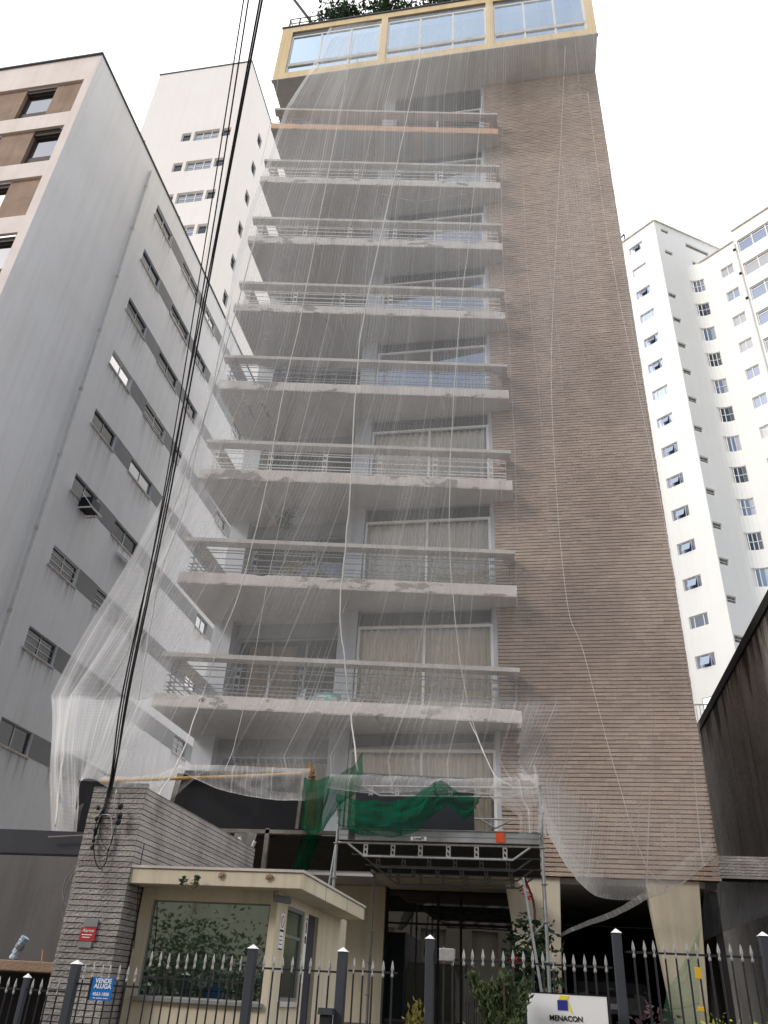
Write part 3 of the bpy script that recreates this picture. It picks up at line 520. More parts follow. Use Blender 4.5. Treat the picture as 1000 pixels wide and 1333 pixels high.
sd = Vector((math.sin(R(SUN_AZ))*math.cos(R(SUN_EL)), math.cos(R(SUN_AZ))*math.cos(R(SUN_EL)), math.sin(R(SUN_EL))))
so.rotation_euler = sd.to_track_quat('Z', 'Y').to_euler(); so.location = sd*60
S.view_settings.view_transform = 'Standard'; S.view_settings.look = 'None'; S.view_settings.gamma = 1; S.view_settings.exposure = 0.28
S.cycles.transparent_max_bounces = 24; S.cycles.max_bounces = 8

# ================================================================== ground
mb = MB(); mb.quad((-300,-300,0),(300,-300,0),(300,300,0),(-300,300,0)); struct(mb.build('ground', 'ground'))
mb = MB(); mb.quad((-120,-9,.004),(120,-9,.004),(120,3.2,.004),(-120,3.2,.004)); struct(mb.build('road', 'asphalt'))
mb = MB(); mb.box(-120,120,3.2,3.36,0,.135); struct(mb.build('kerb', 'cap', bevel=.02))
mb = MB(); mb.box(-120,120,3.365,7.9,0,.13); struct(mb.build('pavement', 'paving'))
mb = MB()
mb.hexa([(-7,7.9,.0),(5.4,7.9,.0),(5.4,12.6,0),(-7,12.6,0),(-7,7.9,.14),(5.4,7.9,.14),(5.4,12.6,1.2),(-7,12.6,1.2)])
mb.box(-8.4,5.4,12.61,27.4,0,1.2); struct(mb.build('path', 'paving'))
mb = MB(); mb.box(-120,120,-9.16,-9,0,.135); mb.box(-120,120,-13,-9.17,0,.13); struct(mb.build('pavement', 'paving'))

# masonry: every unit a block with its own small set-back and tint
def masonry(mb, o, d, n, L, z0, z1, course, unit, gap, dep, rng, jit=.006, skip=None, loose=.2):
    o = Vector(o); d = Vector(d); n = Vector(n); z = z0; row = 0
    while z < z1-.01:
        zt = min(z+course, z1); u = -rng.random()*unit if row % 2 else -unit*.5*rng.random()
        while u < L:
            l = unit*rng.uniform(.75,1.25); a = max(0,u); b = min(L,u+l-gap*.1); u += l
            if b-a < .012: continue
            if skip and skip((a+b)/2, z): continue
            k = dep+rng.uniform(-jit,jit); k2 = k+rng.uniform(-jit,jit)*.6; t = rng.random()
            P = lambda q, zz, kk: o+d*q+n*kk+Vector((0,0,zz-o.z))
            lo, hi = z+gap*(.5+rng.uniform(-loose,loose)), zt-gap*(.5+rng.uniform(-loose,loose))
            f = [P(a,lo,k),P(b,lo,k2),P(b,hi,k2+rng.uniform(-jit,jit)*.5),P(a,hi,k+rng.uniform(-jit,jit)*.5)]
            r = [P(a,lo,0),P(b,lo,0),P(b,hi,0),P(a,hi,0)]
            mb.quad(*f, t=t); mb.quad(f[3],f[2],r[2],r[3], t=t); mb.quad(r[0],r[1],f[1],f[0], t=t)
            mb.quad(r[0],f[0],f[3],r[3], t=t); mb.quad(f[1],r[1],r[2],f[2], t=t)
        z = zt; row += 1

# ================================================================== the apartment building under repair
W = 17.72
AB = thing('apartment_building', 'tall brown brick apartment building with balconies wrapped in white debris netting', 'building', (-2, W, 0))
rng = random.Random(3)
mb = MB(); mb.box(-.70,3.43,W+.02,30,3.92,31.68); core = mb.build('brick_wall', 'mortar', AB)
mb = MB(); masonry(mb, (-.72,W+.02,3.9), (1,0,0), (0,-1,0), 4.16, 3.9, 31.66, .088, .24, .021, .024, rng, .005, loose=.12)
masonry(mb, (3.43,W+.0,3.9), (0,1,0), (1,0,0), 6.0, 3.9, 31.66, .088, .24, .021, .024, rng, .005, loose=.12)
mb.build('brick_facing', 'brick', core)
FL, FR = Vector((-8.15,15.87,0)), Vector((-.22,17.19,0)); FD = (FR-FL); FLEN = FD.length; FD.normalize(); FN = Vector((FD.y,-FD.x,0))
def fpt(s_, k, z): return FL+FD*s_-FN*k+Vector((0,0,z))     # s along the balcony edge, k metres inwards
def zk(k): return 7.13+2.99*k
SOF = []
def slab(k):
    mb = MB(); rg = random.Random(40+k); n = 110; zt = zk(k); zb = zt-.30
    T, M1, M2, B = [], [], [], []
    for i in range(n+1):
        s_ = FLEN*i/n; q = noise.noise(Vector((s_*1.4, k*7.3, 0))); q2 = noise.noise(Vector((s_*5, k*3.1, 4)))
        chip = max(0, noise.noise(Vector((s_*2.3, k*5.7, 9)))-.25)*.12
        chip2 = max(0, noise.noise(Vector((s_*2.9, k*4.7, 19)))-.22)*.16
        T.append(fpt(s_, .006*q2+chip, zt-chip*.6-.004)); M1.append(fpt(s_, .004*q2, zt-.03-chip))
        M2.append(fpt(s_, .004*q, zb+.03+chip2)); B.append(fpt(s_, .008+.006*q+chip2, zb+chip2*.5+.006*q2))
    back = lambda p, z: Vector((max(p.x, -8.12) if p.x < -.76 else p.x, 19.5 if p.x < -.76 else W+.015, z))
    top = [back(p, zt) for p in T]; bot = [back(p, zb) for p in B]
    mb.grid([bot, B, M2, M1, T, top])
    mb.quad(T[0],M1[0],M2[0],B[0],bot[0],top[0]); mb.quad(T[-1],top[-1],bot[-1],B[-1],M2[-1],M1[-1])
    sf = MB(); cells = [(bot[i], B[i]) for i in range(0,n+1,2)]
    sf.grid([[q[0]-Vector((0,0,.004)) for q in cells],[q[1]+FN*-.012-Vector((0,0,.004+.0)) for q in cells]])
    SOF.append(sf)
    return mb.build('balcony_slab', 'slab_top' if k == 7 else ('slab_old' if k in (0,1,2,4,5) else 'slab'), AB, origin=(0,0,zt))
def cap_part(k, par):
    mb = MB(); n = 60; z0 = zk(k)+.86; z1 = z0+.10
    def strip(P, Q0, L, m):
        rows = [[],[],[],[]]
        for i in range(m+1):
            s_ = L*i/m; j = .004*noise.noise(Vector((s_*4, k, P))); j2 = .006*noise.noise(Vector((s_*6, k+3, P)))
            for r, (kk, z) in enumerate(((.02+j,z0+j2),(.02+j2,z1+j),(.30,z1),(.30,z0))): rows[r].append(Q0(s_, kk, z))
        mb.grid([rows[0],rows[1],rows[2],rows[3],rows[0]])
        mb.quad(*[r[0] for r in rows]); mb.quad(*[r[-1] for r in rows][::-1])
    strip(1, lambda s_, kk, z: fpt(s_, kk, z), FLEN, n)
    strip(2, lambda s_, kk, z: Vector((-.22-kk, 17.46+s_, z)), .25, 4)
    strip(3, lambda s_, kk, z: Vector((-8.13+kk, 16.18+s_, z)), 2.0, 8)
    return mb.build('parapet_cap', 'cap', par)
def rail_part(k, par, m):
    mb = MB(); z = zk(k)
    for h in (.70,.63,.47,.30,.21,.12):
        mb.bar(fpt(.15,.16,z+h), fpt(FLEN-.12,.16,z+h), .014, .022)
        mb.bar((-.38,17.35,z+h), (-.38,W-.02,z+h), .014, .022); mb.bar((-7.98,16.1,z+h), (-7.98,18.2,z+h), .014, .022)
    return mb.build('railing', m, par)
def post_part(s_, z, par, m):
    mb = MB()
    for q in (-.055,.055): mb.bar(fpt(s_+q,.16,z), fpt(s_+q,.16,z+.865), .032, .012, up=FD)
    for h in (.12,.3,.5,.68): mb.bar(fpt(s_-.05,.16,z+h), fpt(s_+.05,.16,z+h), .012, .05)
    return mb.build('railing_post', m, par)
SLABS = []
for k in range(8):
    sb = slab(k); SLABS.append(sb); SOF[-1].build('slab_soffit', 'soffit', sb); cap_part(k, sb); m = 'rail_light' if k in (2,4,5,6) else 'rail'
    if k in (3,): m = 'rail'
    rail_part(k, sb, m)
    for i in range(6): post_part(FLEN-.53-1.44*i, zk(k), sb, m)
# walls behind the balconies, floor by floor (level -1 sits behind the scaffold)
mb = MB(); mb.box(-8.1,-.72,W,19.5,3.92,4.14); mb.build('floor_slab', 'soffit', AB)
styles = {-1:('g_clear','curtain',0,1), 0:('g_clear','curtain',0,1), 1:('g_clear','curtain',0,1), 2:('g_clear','curtain',0,1), 3:('g_half','curtain',.0,1), 4:('g_half','curtain',.35,.62), 5:('g_half','curtain_dark',.5,1), 6:('g_half','curtain_dark',0,.5), 7:('g_dark','curtain_dark',0,.4)}
for k in range(-1, 8):
    z = zk(k); zh = z+2.27; zs = zk(k+1)-.30 if k < 7 else 31.7
    p, cm, c0, c1 = styles[k]
    f = frame_mesh((-4.1,W+.10,z+.01), (1,0,0), (0,-1,0), 3.28, zh-z-.01, .06, .07, (.5,), ()).build('window', 'white_metal', AB)
    pane_mesh((-4.1,W+.10,z+.01), (1,0,0), (0,-1,0), 1.62, zh-z-.01, .035).build('pane', 'g_half' if k >= 3 and k % 2 else p, f)
    pane_mesh((-2.48,W+.10,z+.01), (1,0,0), (0,-1,0), 1.66, zh-z-.01, .02).build('pane', p, f)
    if c1 > c0:
        curtain_mesh(-4.08+3.2*c0, -4.08+3.2*c1, W+.22, z+.04, zh-.02, seed=k+5, per=.17 if k < 3 else .3).build('curtain', cm, f, smooth=True)
    fr2 = frame_mesh((-4.1,W+.12,zh+.005), (1,0,0), (0,-1,0), 3.28, zs-zh-.01, .035, .04, (.5,)).build('transom', 'alu', AB)
    pane_mesh((-4.1,W+.12,zh+.01), (1,0,0), (0,-1,0), 3.28, zs-zh-.02, .01).build('pane', 'g_dark', fr2)
    mb = MB(); mb.box(-4.58,-4.12,W-.02,18.5,z,zs); mb.build('pilaster', 'pilaster', AB)
    mb = MB(); mb.box(-8.02,-7.5,18.12,18.6,z,zs); mb.build('pilaster', 'pilaster', AB)
    mb = MB(); mb.box(-.82,-.72,W+.02,19.4,z,zs); mb.build('jamb', 'pilaster', AB)
    # left bay
    mb = MB(); wall(mb, (-7.5,18.42,z), (1,0,0), (0,-1,0), 2.92, z, zs, [(.08,2.84,z+.06,z+2.3)], .15); mb.build('bay_wall', 'render_grey', AB)
    f = frame_mesh((-7.42,18.55,z+.06), (1,0,0), (0,-1,0), 2.76, 2.24, .05, .06, (.34,.67)).build('window', 'alu', AB)
    pane_mesh((-7.42,18.55,z+.06), (1,0,0), (0,-1,0), 2.76, 2.24, .02).build('pane', 'g_dark' if k > 0 else 'g_clear', f)
    if k in (-1,0,3): curtain_mesh(-7.2, -4.85 if k else -5.9, 18.75, z+.08, z+2.2, seed=k+30, per=.2).build('curtain', 'curtain_dark', f, smooth=True)
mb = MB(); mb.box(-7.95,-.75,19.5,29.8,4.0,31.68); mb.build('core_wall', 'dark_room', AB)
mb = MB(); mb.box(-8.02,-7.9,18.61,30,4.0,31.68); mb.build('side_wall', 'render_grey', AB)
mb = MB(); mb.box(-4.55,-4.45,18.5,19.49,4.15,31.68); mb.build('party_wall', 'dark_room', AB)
# penthouse box overhanging the front
PX0, PX1, PY, PZ0, PZ1 = -8.75, 3.46, 16.36, 31.7, 35.42
PH = thing  # (kept as parts of the building)
mb = MB()
wall(mb, (PX0,PY,PZ0), (1,0,0), (0,-1,0), PX1-PX0, PZ0, PZ1, [(.45,4.14,32.12,35.06),(4.40,8.25,32.12,35.06),(8.53,11.90,32.12,35.06)], .14)
mb.quad((PX0,PY,PZ0),(PX0,PY,PZ1),(PX0,26,PZ1),(PX0,26,PZ0)); mb.quad((PX1,PY,PZ0),(PX1,26,PZ0),(PX1,26,PZ1),(PX1,PY,PZ1))
mb.quad((PX0,PY,PZ1),(PX1,PY,PZ1),(PX1,26,PZ1),(PX0,26,PZ1)); mb.quad((PX0,26,PZ0),(PX0,26,PZ1),(PX1,26,PZ1),(PX1,26,PZ0))
pent = mb.build('penthouse', 'ochre', AB)
mb = MB(); mb.quad((PX0,PY,PZ0),(PX0,26,PZ0),(PX1,26,PZ0),(PX1,PY,PZ0)); mb.box(PX0-.03,PX1+.03,PY-.03,PY+.1,PZ0-.035,PZ0-.004); mb.build('soffit', 'soffit', pent)
mb = MB(); mb.box(PX0-.04,PX1+.04,PY-.05,PY+.25,PZ1+.004,PZ1+.06); mb.box(PX0-.04,PX0+.2,PY+.25,26,PZ1+.004,PZ1+.06); mb.build('parapet_flashing', 'roof_edge', pent)
for x0, x1 in ((PX0+.45,PX0+4.14),(PX0+4.40,PX0+8.25),(PX0+8.53,PX0+11.90)):
    f = frame_mesh((x0,PY+.12,32.12), (1,0,0), (0,-1,0), x1-x0, 2.66, .07, .07, (.34,.67), ()).build('window', 'white_metal', AB)
    mb = MB(); mb.box(x0,x1,PY+.04,PY+.12,32.62,32.80); mb.build('sill_rail', 'cap', f)
    mb = MB(); mb.box(x0,x1,PY+.06,PY+.13,34.79,35.055); mb.build('shutter_box', 'blind_box', f)
    pane_mesh((x0,PY+.12,32.12), (1,0,0), (0,-1,0), x1-x0, 2.66, .03).build('pane', 'g_pent', f)
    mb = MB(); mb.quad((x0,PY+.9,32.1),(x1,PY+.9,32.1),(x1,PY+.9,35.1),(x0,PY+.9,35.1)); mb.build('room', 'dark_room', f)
# ground floor: piers, entrance, garage
for x, wt, wb in ((2.05,1.0,.52),(-.72,1.12,.58)):
    mb = MB(); c = x+wt/2+.05
    mb.prism([(x,3.90),(x+wt,3.90),(c+wb/2,1.2),(c-wb/2,1.2)] if x > 0 else [(x,3.90),(x+wt,3.90),(x+wt-.12,1.2),(x+wt-.12-wb,1.2)], 17.8, 18.25); mb.build('tapered_pier', 'cream', AB, bevel=.012)
mb = MB(); mb.box(-8.1,-.72,W+.06,27,3.80,3.91); mb.box(-.715,3.4,W+.25,27,3.80,3.91); mb.build('ceiling', 'soffit', AB)
mb = MB(); mb.box(-3.3,-.5,16.9,19.3,3.74,3.855); mb.build('entrance_canopy', 'cream', AB, bevel=.03)
mb = MB(); mb.box(-8.05,-3.4,19.3,19.5,1.2,3.79); mb.build('entrance_wall', 'cream', AB)
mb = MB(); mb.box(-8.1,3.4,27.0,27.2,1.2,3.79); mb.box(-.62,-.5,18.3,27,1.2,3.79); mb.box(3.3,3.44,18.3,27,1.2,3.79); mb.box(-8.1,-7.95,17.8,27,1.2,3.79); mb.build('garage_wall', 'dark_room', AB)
f = frame_mesh((-3.38,19.45,1.2), (1,0,0), (0,-1,0), 2.75, 2.62, .05, .06, (.42,.6), (.72,)).build('entrance_door', 'black', AB)
pane_mesh((-3.38,19.45,1.2), (1,0,0), (0,-1,0), 2.75, 2.62, .03).build('pane', 'g_entrance', f)
mb = MB(); mb.tube([(-2.3,19.36,2.0),(-2.3,19.36,2.9)], .018); mb.build('handle', 'galv', f)
# roof furniture
mb = MB()
for h in (.35,.7,1.05): mb.bar((-8.6,16.55,PZ1+h), (-6.9,16.55,PZ1+h), .03); mb.bar((-8.6,16.55,PZ1+h), (-8.6,19,PZ1+h), .03)
for i in range(5): mb.bar((-8.6+.42*i,16.55,PZ1+.06), (-8.6+.42*i,16.55,PZ1+1.05), .045)
tag(mb.build('roof_railing', 'black'), 'black metal railing at the left corner of the ochre rooftop', 'railing')
mb = MB(); mb.tube([(-7.45,16.6,35.6),(-8.1,16.6,37.0),(-8.75,16.6,38.4)], .06); mb.tube([(-7.9,16.6,35.7),(-7.4,16.6,36.3),(-6.9,16.6,36.45)], .025)
tag(mb.build('roof_pole', 'black'), 'slanting black pole standing on the ochre rooftop', 'pole')
def shrub(name, label, c, rad, n, size, mat, seed, group=None, stems=5, base=None, shape=None, cat='plant'):
    rg = random.Random(seed); bz = base if base is not None else c[2]-rad[2]
    t = thing(name, label, cat, (c[0],c[1],bz), group)
    mb = MB()
    for i in range(stems):
        a = rg.uniform(0,6.28); q = Vector((c[0]+math.cos(a)*rad[0]*.6, c[1]+math.sin(a)*rad[1]*.6, c[2]+rad[2]*rg.uniform(-.1,.6)))
        b = Vector((c[0]+rg.uniform(-.08,.08), c[1]+rg.uniform(-.08,.08), bz)); m = (b+q)/2+Vector((rg.uniform(-.1,.1),rg.uniform(-.1,.1),.1))*min(1,rad[0])
        mb.tube(crom([b,m,q],4), [.03*max(.25,rad[2]*.4)*(1-.85*j/8) for j in range(9)], 5)
    mb.build('stem', 'bark', t)
    mb = MB(); foliage(mb, c, rad, n, size, rg, shape); mb.build('foliage', mat, t)
    return t
shrub('rooftop_plant', 'leftmost dark bush spilling over the ochre roof edge', (-6.5,17.2,36.6), (1.1,.7,1.3), 2800, .20, 'leaf_dark', 11, 'bushes on the ochre rooftop')
shrub('rooftop_plant', 'middle dark bush on the ochre rooftop', (-4.6,17.3,36.7), (1.2,.7,1.4), 2800, .20, 'leaf_dark', 12, 'bushes on the ochre rooftop')
shrub('rooftop_plant', 'rightmost dark bush on the ochre rooftop', (-2.4,17.4,36.5), (1.2,.7,1.2), 2600, .20, 'leaf_dark', 13, 'bushes on the ochre rooftop')

# ================================================================== left neighbour
NX = -15.55
N1 = thing('grey_building', 'pale grey apartment block with drain pipe and painted window bands at left', 'building', (NX-4, 15.1, 0))
ROWS = [31.75-2.935*k for k in range(10)]
opsA = []
for k, zt in enumerate(ROWS):
    for (a, b) in ((21.15,22.9),(24.3,26.35),(27.4,28.75),(33.0,34.5)):
        if k == 9 and a < 27: a, b = (a, b)
        opsA.append((a-15.1, b-15.1, zt-.72, zt, k))
mb = MB(); wall(mb, (NX,15.1,0), (0,1,0), (1,0,0), 26.9, 0, 33.0, opsA, .14)
mb.quad((NX,31.2,33),(NX,42,33),(NX-3.9,42,33),(NX-3.9,31.2,33)); mb.quad((NX,42,0),(NX,42,33),(NX-3.9,42,33),(NX-3.9,42,0)); mb.quad((NX-3.9,31.2,0),(NX-3.9,31.2,33),(NX-3.9,42,33),(NX-3.9,42,0))
mb.quad((NX,31.2,0),(NX-8.5,31.2,0),(NX-8.5,31.2,33),(NX,31.2,33)); mb.quad((NX,15.1,33),(NX,31.2,33),(NX-8.5,31.2,33),(NX-8.5,15.1,33))
mb.build('side_wall', 'n1', N1)
for a, b in ((22.9,24.3),(26.35,27.4),(28.75,33.0),(34.5,41.8)):
    band = None
    for zt in ROWS:
        if band is None: mb = MB(); mb.box(NX+.004,NX+.012,a+.02,b-.02,zt-.72,zt); band = mb.build('painted_band', 'band_grey', N1, origin=(NX,15.1,zt))
        else: inst(band, N1, (0,0,zt-ROWS[0]))
rg = random.Random(5)
for (u0, u1, a, b, k) in opsA:
    Y0 = 15.1+u0; wd = u1-u0
    pn = 'g_sky' if (k == 3 and u0 < 7) else ('g_dark' if rg.random() < .9 else 'g_half')
    bl = None
    if (k, u0 < 7) == (2, True): bl = (0,1,'curtain_dark')
    elif rg.random() < .3: bl = (rg.choice((0,.5)), rg.choice((.5,1)), 'curtain_dark')
    if bl and bl[1] <= bl[0]: bl = None
    tr = (.36,.68) if k in (7,) or rg.random() < .25 else ()
    make_window(N1, (NX-.13,Y0,a), (0,1,0), (1,0,0), wd, b-a, pn, 'alu' if k % 3 else 'white_metal', .035, .05, (.5,), tr, sill=.18, blind=bl)
    mb = MB(); zt_ = a-.075; hh = rg.uniform(.5,1.5); mb.quad((NX+.004,Y0-.1,zt_-hh),(NX+.004,Y0+wd+.1,zt_-hh),(NX+.004,Y0+wd+.1,zt_),(NX+.004,Y0-.1,zt_)); mb.uv = [(0,0),(1,0),(1,1),(0,1)]; mb.build('rain_stain', 'stain', N1)
# open sash at one window
mb = MB()
for (a, c) in (((NX+.02,25.0,15.95),(NX+.42,25.0,15.62)),((NX+.02,25.5,15.95),(NX+.42,25.5,15.62)),((NX+.02,26.0,15.95),(NX+.42,26.0,15.62))): mb.bar(a, c, .04, .03)
mb.quad((NX+.03,25.0,15.93),(NX+.03,26.0,15.93),(NX+.42,26.0,15.62),(NX+.42,25.0,15.62)); mb.build('open_sash', 'white_metal', N1)
mb = MB(); mb.tube([(NX+.09,19.9,32.35),(NX+.09,19.92,2.0)], .05, 10); pp = mb.build('drain_pipe', 'pipe', N1, smooth=False)
mb = MB()
for z in (31.2,28.5,25.6,22.7,19.8,16.9,14,11.1,8.2,5.3): mb.lathe((NX+.09,19.9,z), [(.065,0),(.065,.12)], 10)
mb.build('pipe_collar', 'cap', pp)
ops = [(0, 7.65, 31.4-2.95*k-2.1, 31.4-2.95*k) for k in range(10)]
mb = MB(); wall(mb, (NX-8.5+.5,15.1,0), (1,0,0), (0,-1,0), 8.0, 0, 33.0, [(q[0],q[1]-.0,q[2],q[3]) for q in ops], .10); mb.build('street_front', 'n1_front', N1)
mb = MB(); mb.box(NX-8.6,NX+.06,15.02,15.2,33.004,33.07); mb.box(NX-.15,NX+.06,15.21,42.05,33.004,33.07)
for x, y in ((-22.0,15.1),(-17.1,15.1),(NX,19),(NX,23)): mb.lathe((x,y,33.07), [(.04,0),(.03,.14),(.01,.16)], 8)
mb.build('roof_flashing', 'roof_edge', N1)
WN = {0:(-18.35,-17.05), 1:(-17.15,-15.92), 2:(-18.9,-17.15), 3:(-18.4,-15.95), 4:(-18.7,-17.1), 5:(-17.1,-15.92)}
for k in range(10):
    zt = 31.4-2.95*k; zb = zt-2.1; a, b = WN.get(k, (-18.4,-17.0)); x0 = NX-8.0; x1 = NX-.355
    for p, q in ((x0,a-2.6),(a-1.35,a),(b,x1)):
        if q-p > .05: mb = MB(); mb.box(p,q,15.2,15.42,zb,zt); mb.build('stucco_panel', 'stucco', N1)
    for (p, q) in ((a,b),(a-2.6,a-1.35)):
        if q > NX-.3: continue
        f = make_window(N1, (p,15.40,zb+.62), (1,0,0), (0,-1,0), q-p, 1.48-.22, 'g_sky' if k == 2 else 'g_half', 'brown_panel', .05, .06, (.5,) if k in (3,) else (), (), blind=(.15,.9,'curtain') if k in (3,) else None)
        mb = MB(); mb.box(p,q,15.33,15.45,zb,zb+.61); mb.build('apron', 'brown_panel', f); mb = MB(); mb.box(p,q,15.25,15.45,zt-.22,zt); mb.build('lintel', 'brown_panel', f)
# window air conditioner
ac = thing('air_conditioner', 'small window air conditioner hung on a white bracket on the grey wall', 'air conditioner', (NX+.25,22.0,16.0))
mb = MB(); mb.box(NX+.02,NX+.5,21.75,22.35,16.0,16.42); mb.build('casing', 'black', ac, bevel=.02)
mb = MB()
for y in (21.7,22.42): mb.bar((NX+.02,y,15.95),(NX+.62,y,15.95),.05,.04); mb.bar((NX+.02,y,16.65),(NX+.6,y,15.97),.04,.03)
mb.bar((NX+.6,21.7,15.95),(NX+.6,22.42,15.95),.05,.04); mb.build('bracket', 'white_metal', ac)
mb = MB()
for i in range(7): mb.box(NX+.5,NX+.51,21.8,22.3,16.04+.05*i,16.06+.05*i)
mb.build('grille', 'rail', ac)

# ================================================================== white tower behind the grey block
NT = thing('white_tower', 'warm white tower with small bathroom windows behind the grey block', 'building', (-23.7,33,0))
X0, X1, Y0 = -27.65, -19.75, 33.0
zc = [56.3-3.62*k for k in range(7)]
ops = []
for z in zc: ops += [(3.65,4.4,z-.5,z+.5), (4.65,6.65,z-.62,z+.55), (6.85,7.55,z-.5,z+.5)]
mb = MB(); wall(mb, (X0,Y0,0), (1,0,0), (0,-1,0), X1-X0, 0, 65.5, ops, .2); 
sops = [(3.6,4.4,z-.6,z+.6) for z in [61.0-3.62*k for k in range(6)]]
wall(mb, (X1,Y0,0), (0,1,0), (1,0,0), 14, 0, 65.5, sops, .2)
mb.quad((X0,Y0,0),(X0,Y0,65.5),(X0,47,65.5),(X0,47,0)); mb.quad((X0,Y0,65.5),(X1,Y0,65.5),(X1,47,65.5),(X0,47,65.5)); mb.build('tower_wall', 'n2', NT)
mb = MB(); mb.box(X0-.05,X1+.05,Y0-.06,Y0+.2,65.504,65.62); mb.box(X1-.2,X1+.05,Y0+.21,47,65.504,65.62); mb.build('roof_flashing', 'roof_edge', NT)
for i, q in enumerate(ops):
    if q[3] < 30: continue
    wide = q[1]-q[0] > 1.5
    make_window(NT, (X0+q[0],Y0+.19,q[2]), (1,0,0), (0,-1,0), q[1]-q[0], q[3]-q[2], 'g_half' if wide else 'g_dark', 'white_metal', .07, .06, (.33,.67) if wide else (), (.5,) if wide else (), back=True)
for q in sops: make_window(NT, (X1-.19,Y0+q[0],q[2]), (0,1,0), (1,0,0), q[1]-q[0], q[3]-q[2], 'g_dark', 'alu', .05, .06, (), ())

# ================================================================== white zigzag tower at right
dA = Vector((math.sin(R(-50)), math.cos(R(-50)), 0)); nA = Vector((-.643,-.766,0)).normalized()
dB = Vector((math.sin(R(57)), math.cos(R(57)), 0)); nB = Vector((dB.y,-dB.x,0)); CC = Vector((13.55,53.3,0)); QQ = CC+dB*3.75
dC = -dA
ZT = thing('zigzag_tower', 'tall white apartment tower with angled faces and rows of windows at right', 'building', (18,56,0))
rowsA = [64.15-2.97*k for k in range(20)]
opA = [(1.5,2.95,z-.48,z+.47) for z in rowsA]
mb = MB(); wall(mb, CC, dA, nA, 12, 0, 66.0, opA, .16)
opB = [(.12,1.0,z-.28,z+.28) for z in [56.3-2.97*k for k in range(16)]]+[(.7,1.6,64.9,65.4),(.7,1.6,61.9,62.4),(3.5,6.3,64.2,64.8),(3.9,6.0,61.9,62.5)]
wall(mb, CC, dB, nB, 9, 0, 66.0, opB, .16)
RF = 1.15   # rounded inner corner between the two wings
pB = QQ-dB*RF; ctr = None
arc = []
for i in range(7):
    t = i/6; a = pB; c = QQ+dC*RF; arc.append(a*(1-t)**2+QQ*2*t*(1-t)+c*t*t)
rowsQ = [58.6-2.97*k for k in range(17)]
opC = [(2.4,3.55,z-.55,z+.55) for z in rowsQ]
wall(mb, QQ+dC*RF, dC, nA, 4.2-RF, 0, 61.4, [(q[0]-RF,q[1]-RF,q[2],q[3]) for q in opC], .16)
for i in range(6):
    a, b = arc[i], arc[i+1]; d = (b-a); L = d.length; d.normalize(); n = Vector((d.y,-d.x,0))
    if n.dot(nA+nB) < 0: n = -n
    wall(mb, a, d, n, L, 0, 61.4, [(0,L,z-.75,z+.75) for z in rowsQ] if 1 <= i <= 4 else [], .14)
opD = [(.25,6.5,z+.0,z+1.5) for z in [59.5-2.97*k for k in range(17)]]
wall(mb, QQ+dC*4.2+nA*.25, dC, nA, 9, 0, 62.4, opD, .2)
P1 = QQ+dC*4.2; mb.quad(P1, P1+nA*.25, P1+nA*.25+Vector((0,0,62.4)), P1+Vector((0,0,62.4)))
for (o, d, L, z) in ((CC,dA,12,66.0),(CC,dB,9,66.0),(QQ,dC,4.2,61.4),(QQ+dC*4.2+nA*.25,dC,9,62.4)):
    pass
T1 = CC+dA*12; T2 = CC+dB*9; T3 = T1+dB*9
mb.quad(CC+Vector((0,0,66)), T2+Vector((0,0,66)), T3+Vector((0,0,66)), T1+Vector((0,0,66)))
E3 = QQ+dC*13; mb.quad(QQ+Vector((0,0,61.4)), P1+Vector((0,0,61.4)), P1+dB*12+Vector((0,0,61.4)), QQ+dB*12+Vector((0,0,61.4)))
P2 = P1+nA*.25; E4 = P2+dC*9; mb.quad(P2+Vector((0,0,62.4)), E4+Vector((0,0,62.4)), E4+dB*12+Vector((0,0,62.4)), P2+dB*12+Vector((0,0,62.4)))
mb.quad(P2+dB*12+Vector((0,0,62.4)), P2+Vector((0,0,62.4)), P2+Vector((0,0,61.4)), P2+dB*12+Vector((0,0,61.4)))
mb.build('tower_wall', 'n3', ZT)
mb = MB()
for (o, d, L, z, n) in ((CC,dA,12,66.0,nA),(CC,dB,9,66.0,nB),(QQ,dC,4.2,61.4,nA),(P2,dC,9,62.4,nA)):
    a = o+n*.04+Vector((0,0,z+.07)); mb.bar(a, a+d*L, .18, .12)
mb.build('roof_flashing', 'cap', ZT)
rg = random.Random(8)
for i, q in enumerate(opA[:15]):
    f = make_window(ZT, CC+dA*q[0]-nA*.15+Vector((0,0,q[2])), dA, nA, q[1]-q[0], q[3]-q[2], 'g_dark' if i < 2 else 'g_blue', 'white_metal', .07, .06, (.25,.75), (), sill=.14)
    mb = MB(); o = CC+dA*(q[0]+.38)-nA*.08+Vector((0,0,q[3]-.08)); mb.quad(o, o+dA*.68, o+dA*.68+nA*.3-Vector((0,0,.72)), o+nA*.3-Vector((0,0,.72)))
    if rg.random() < .7: mb.build('tilted_sash', 'g_blue', f)
for q in opB:
    if q[3] < 18: continue
    make_window(ZT, CC+dB*q[0]-nB*.15+Vector((0,0,q[2])), dB, nB, q[1]-q[0], q[3]-q[2], 'g_dark', 'white_metal', .05, .05, (), (.5,), sill=.12)
for i, q in enumerate(opC):
    if q[3] < 22: continue
    make_window(ZT, QQ+dC*q[0]-nA*.15+Vector((0,0,q[2])), dC, nA, q[1]-q[0], q[3]-q[2], 'g_blue' if i in (1,4,5,7) else 'g_half', 'white_metal', .08, .06, (.5,), (), sill=.12)
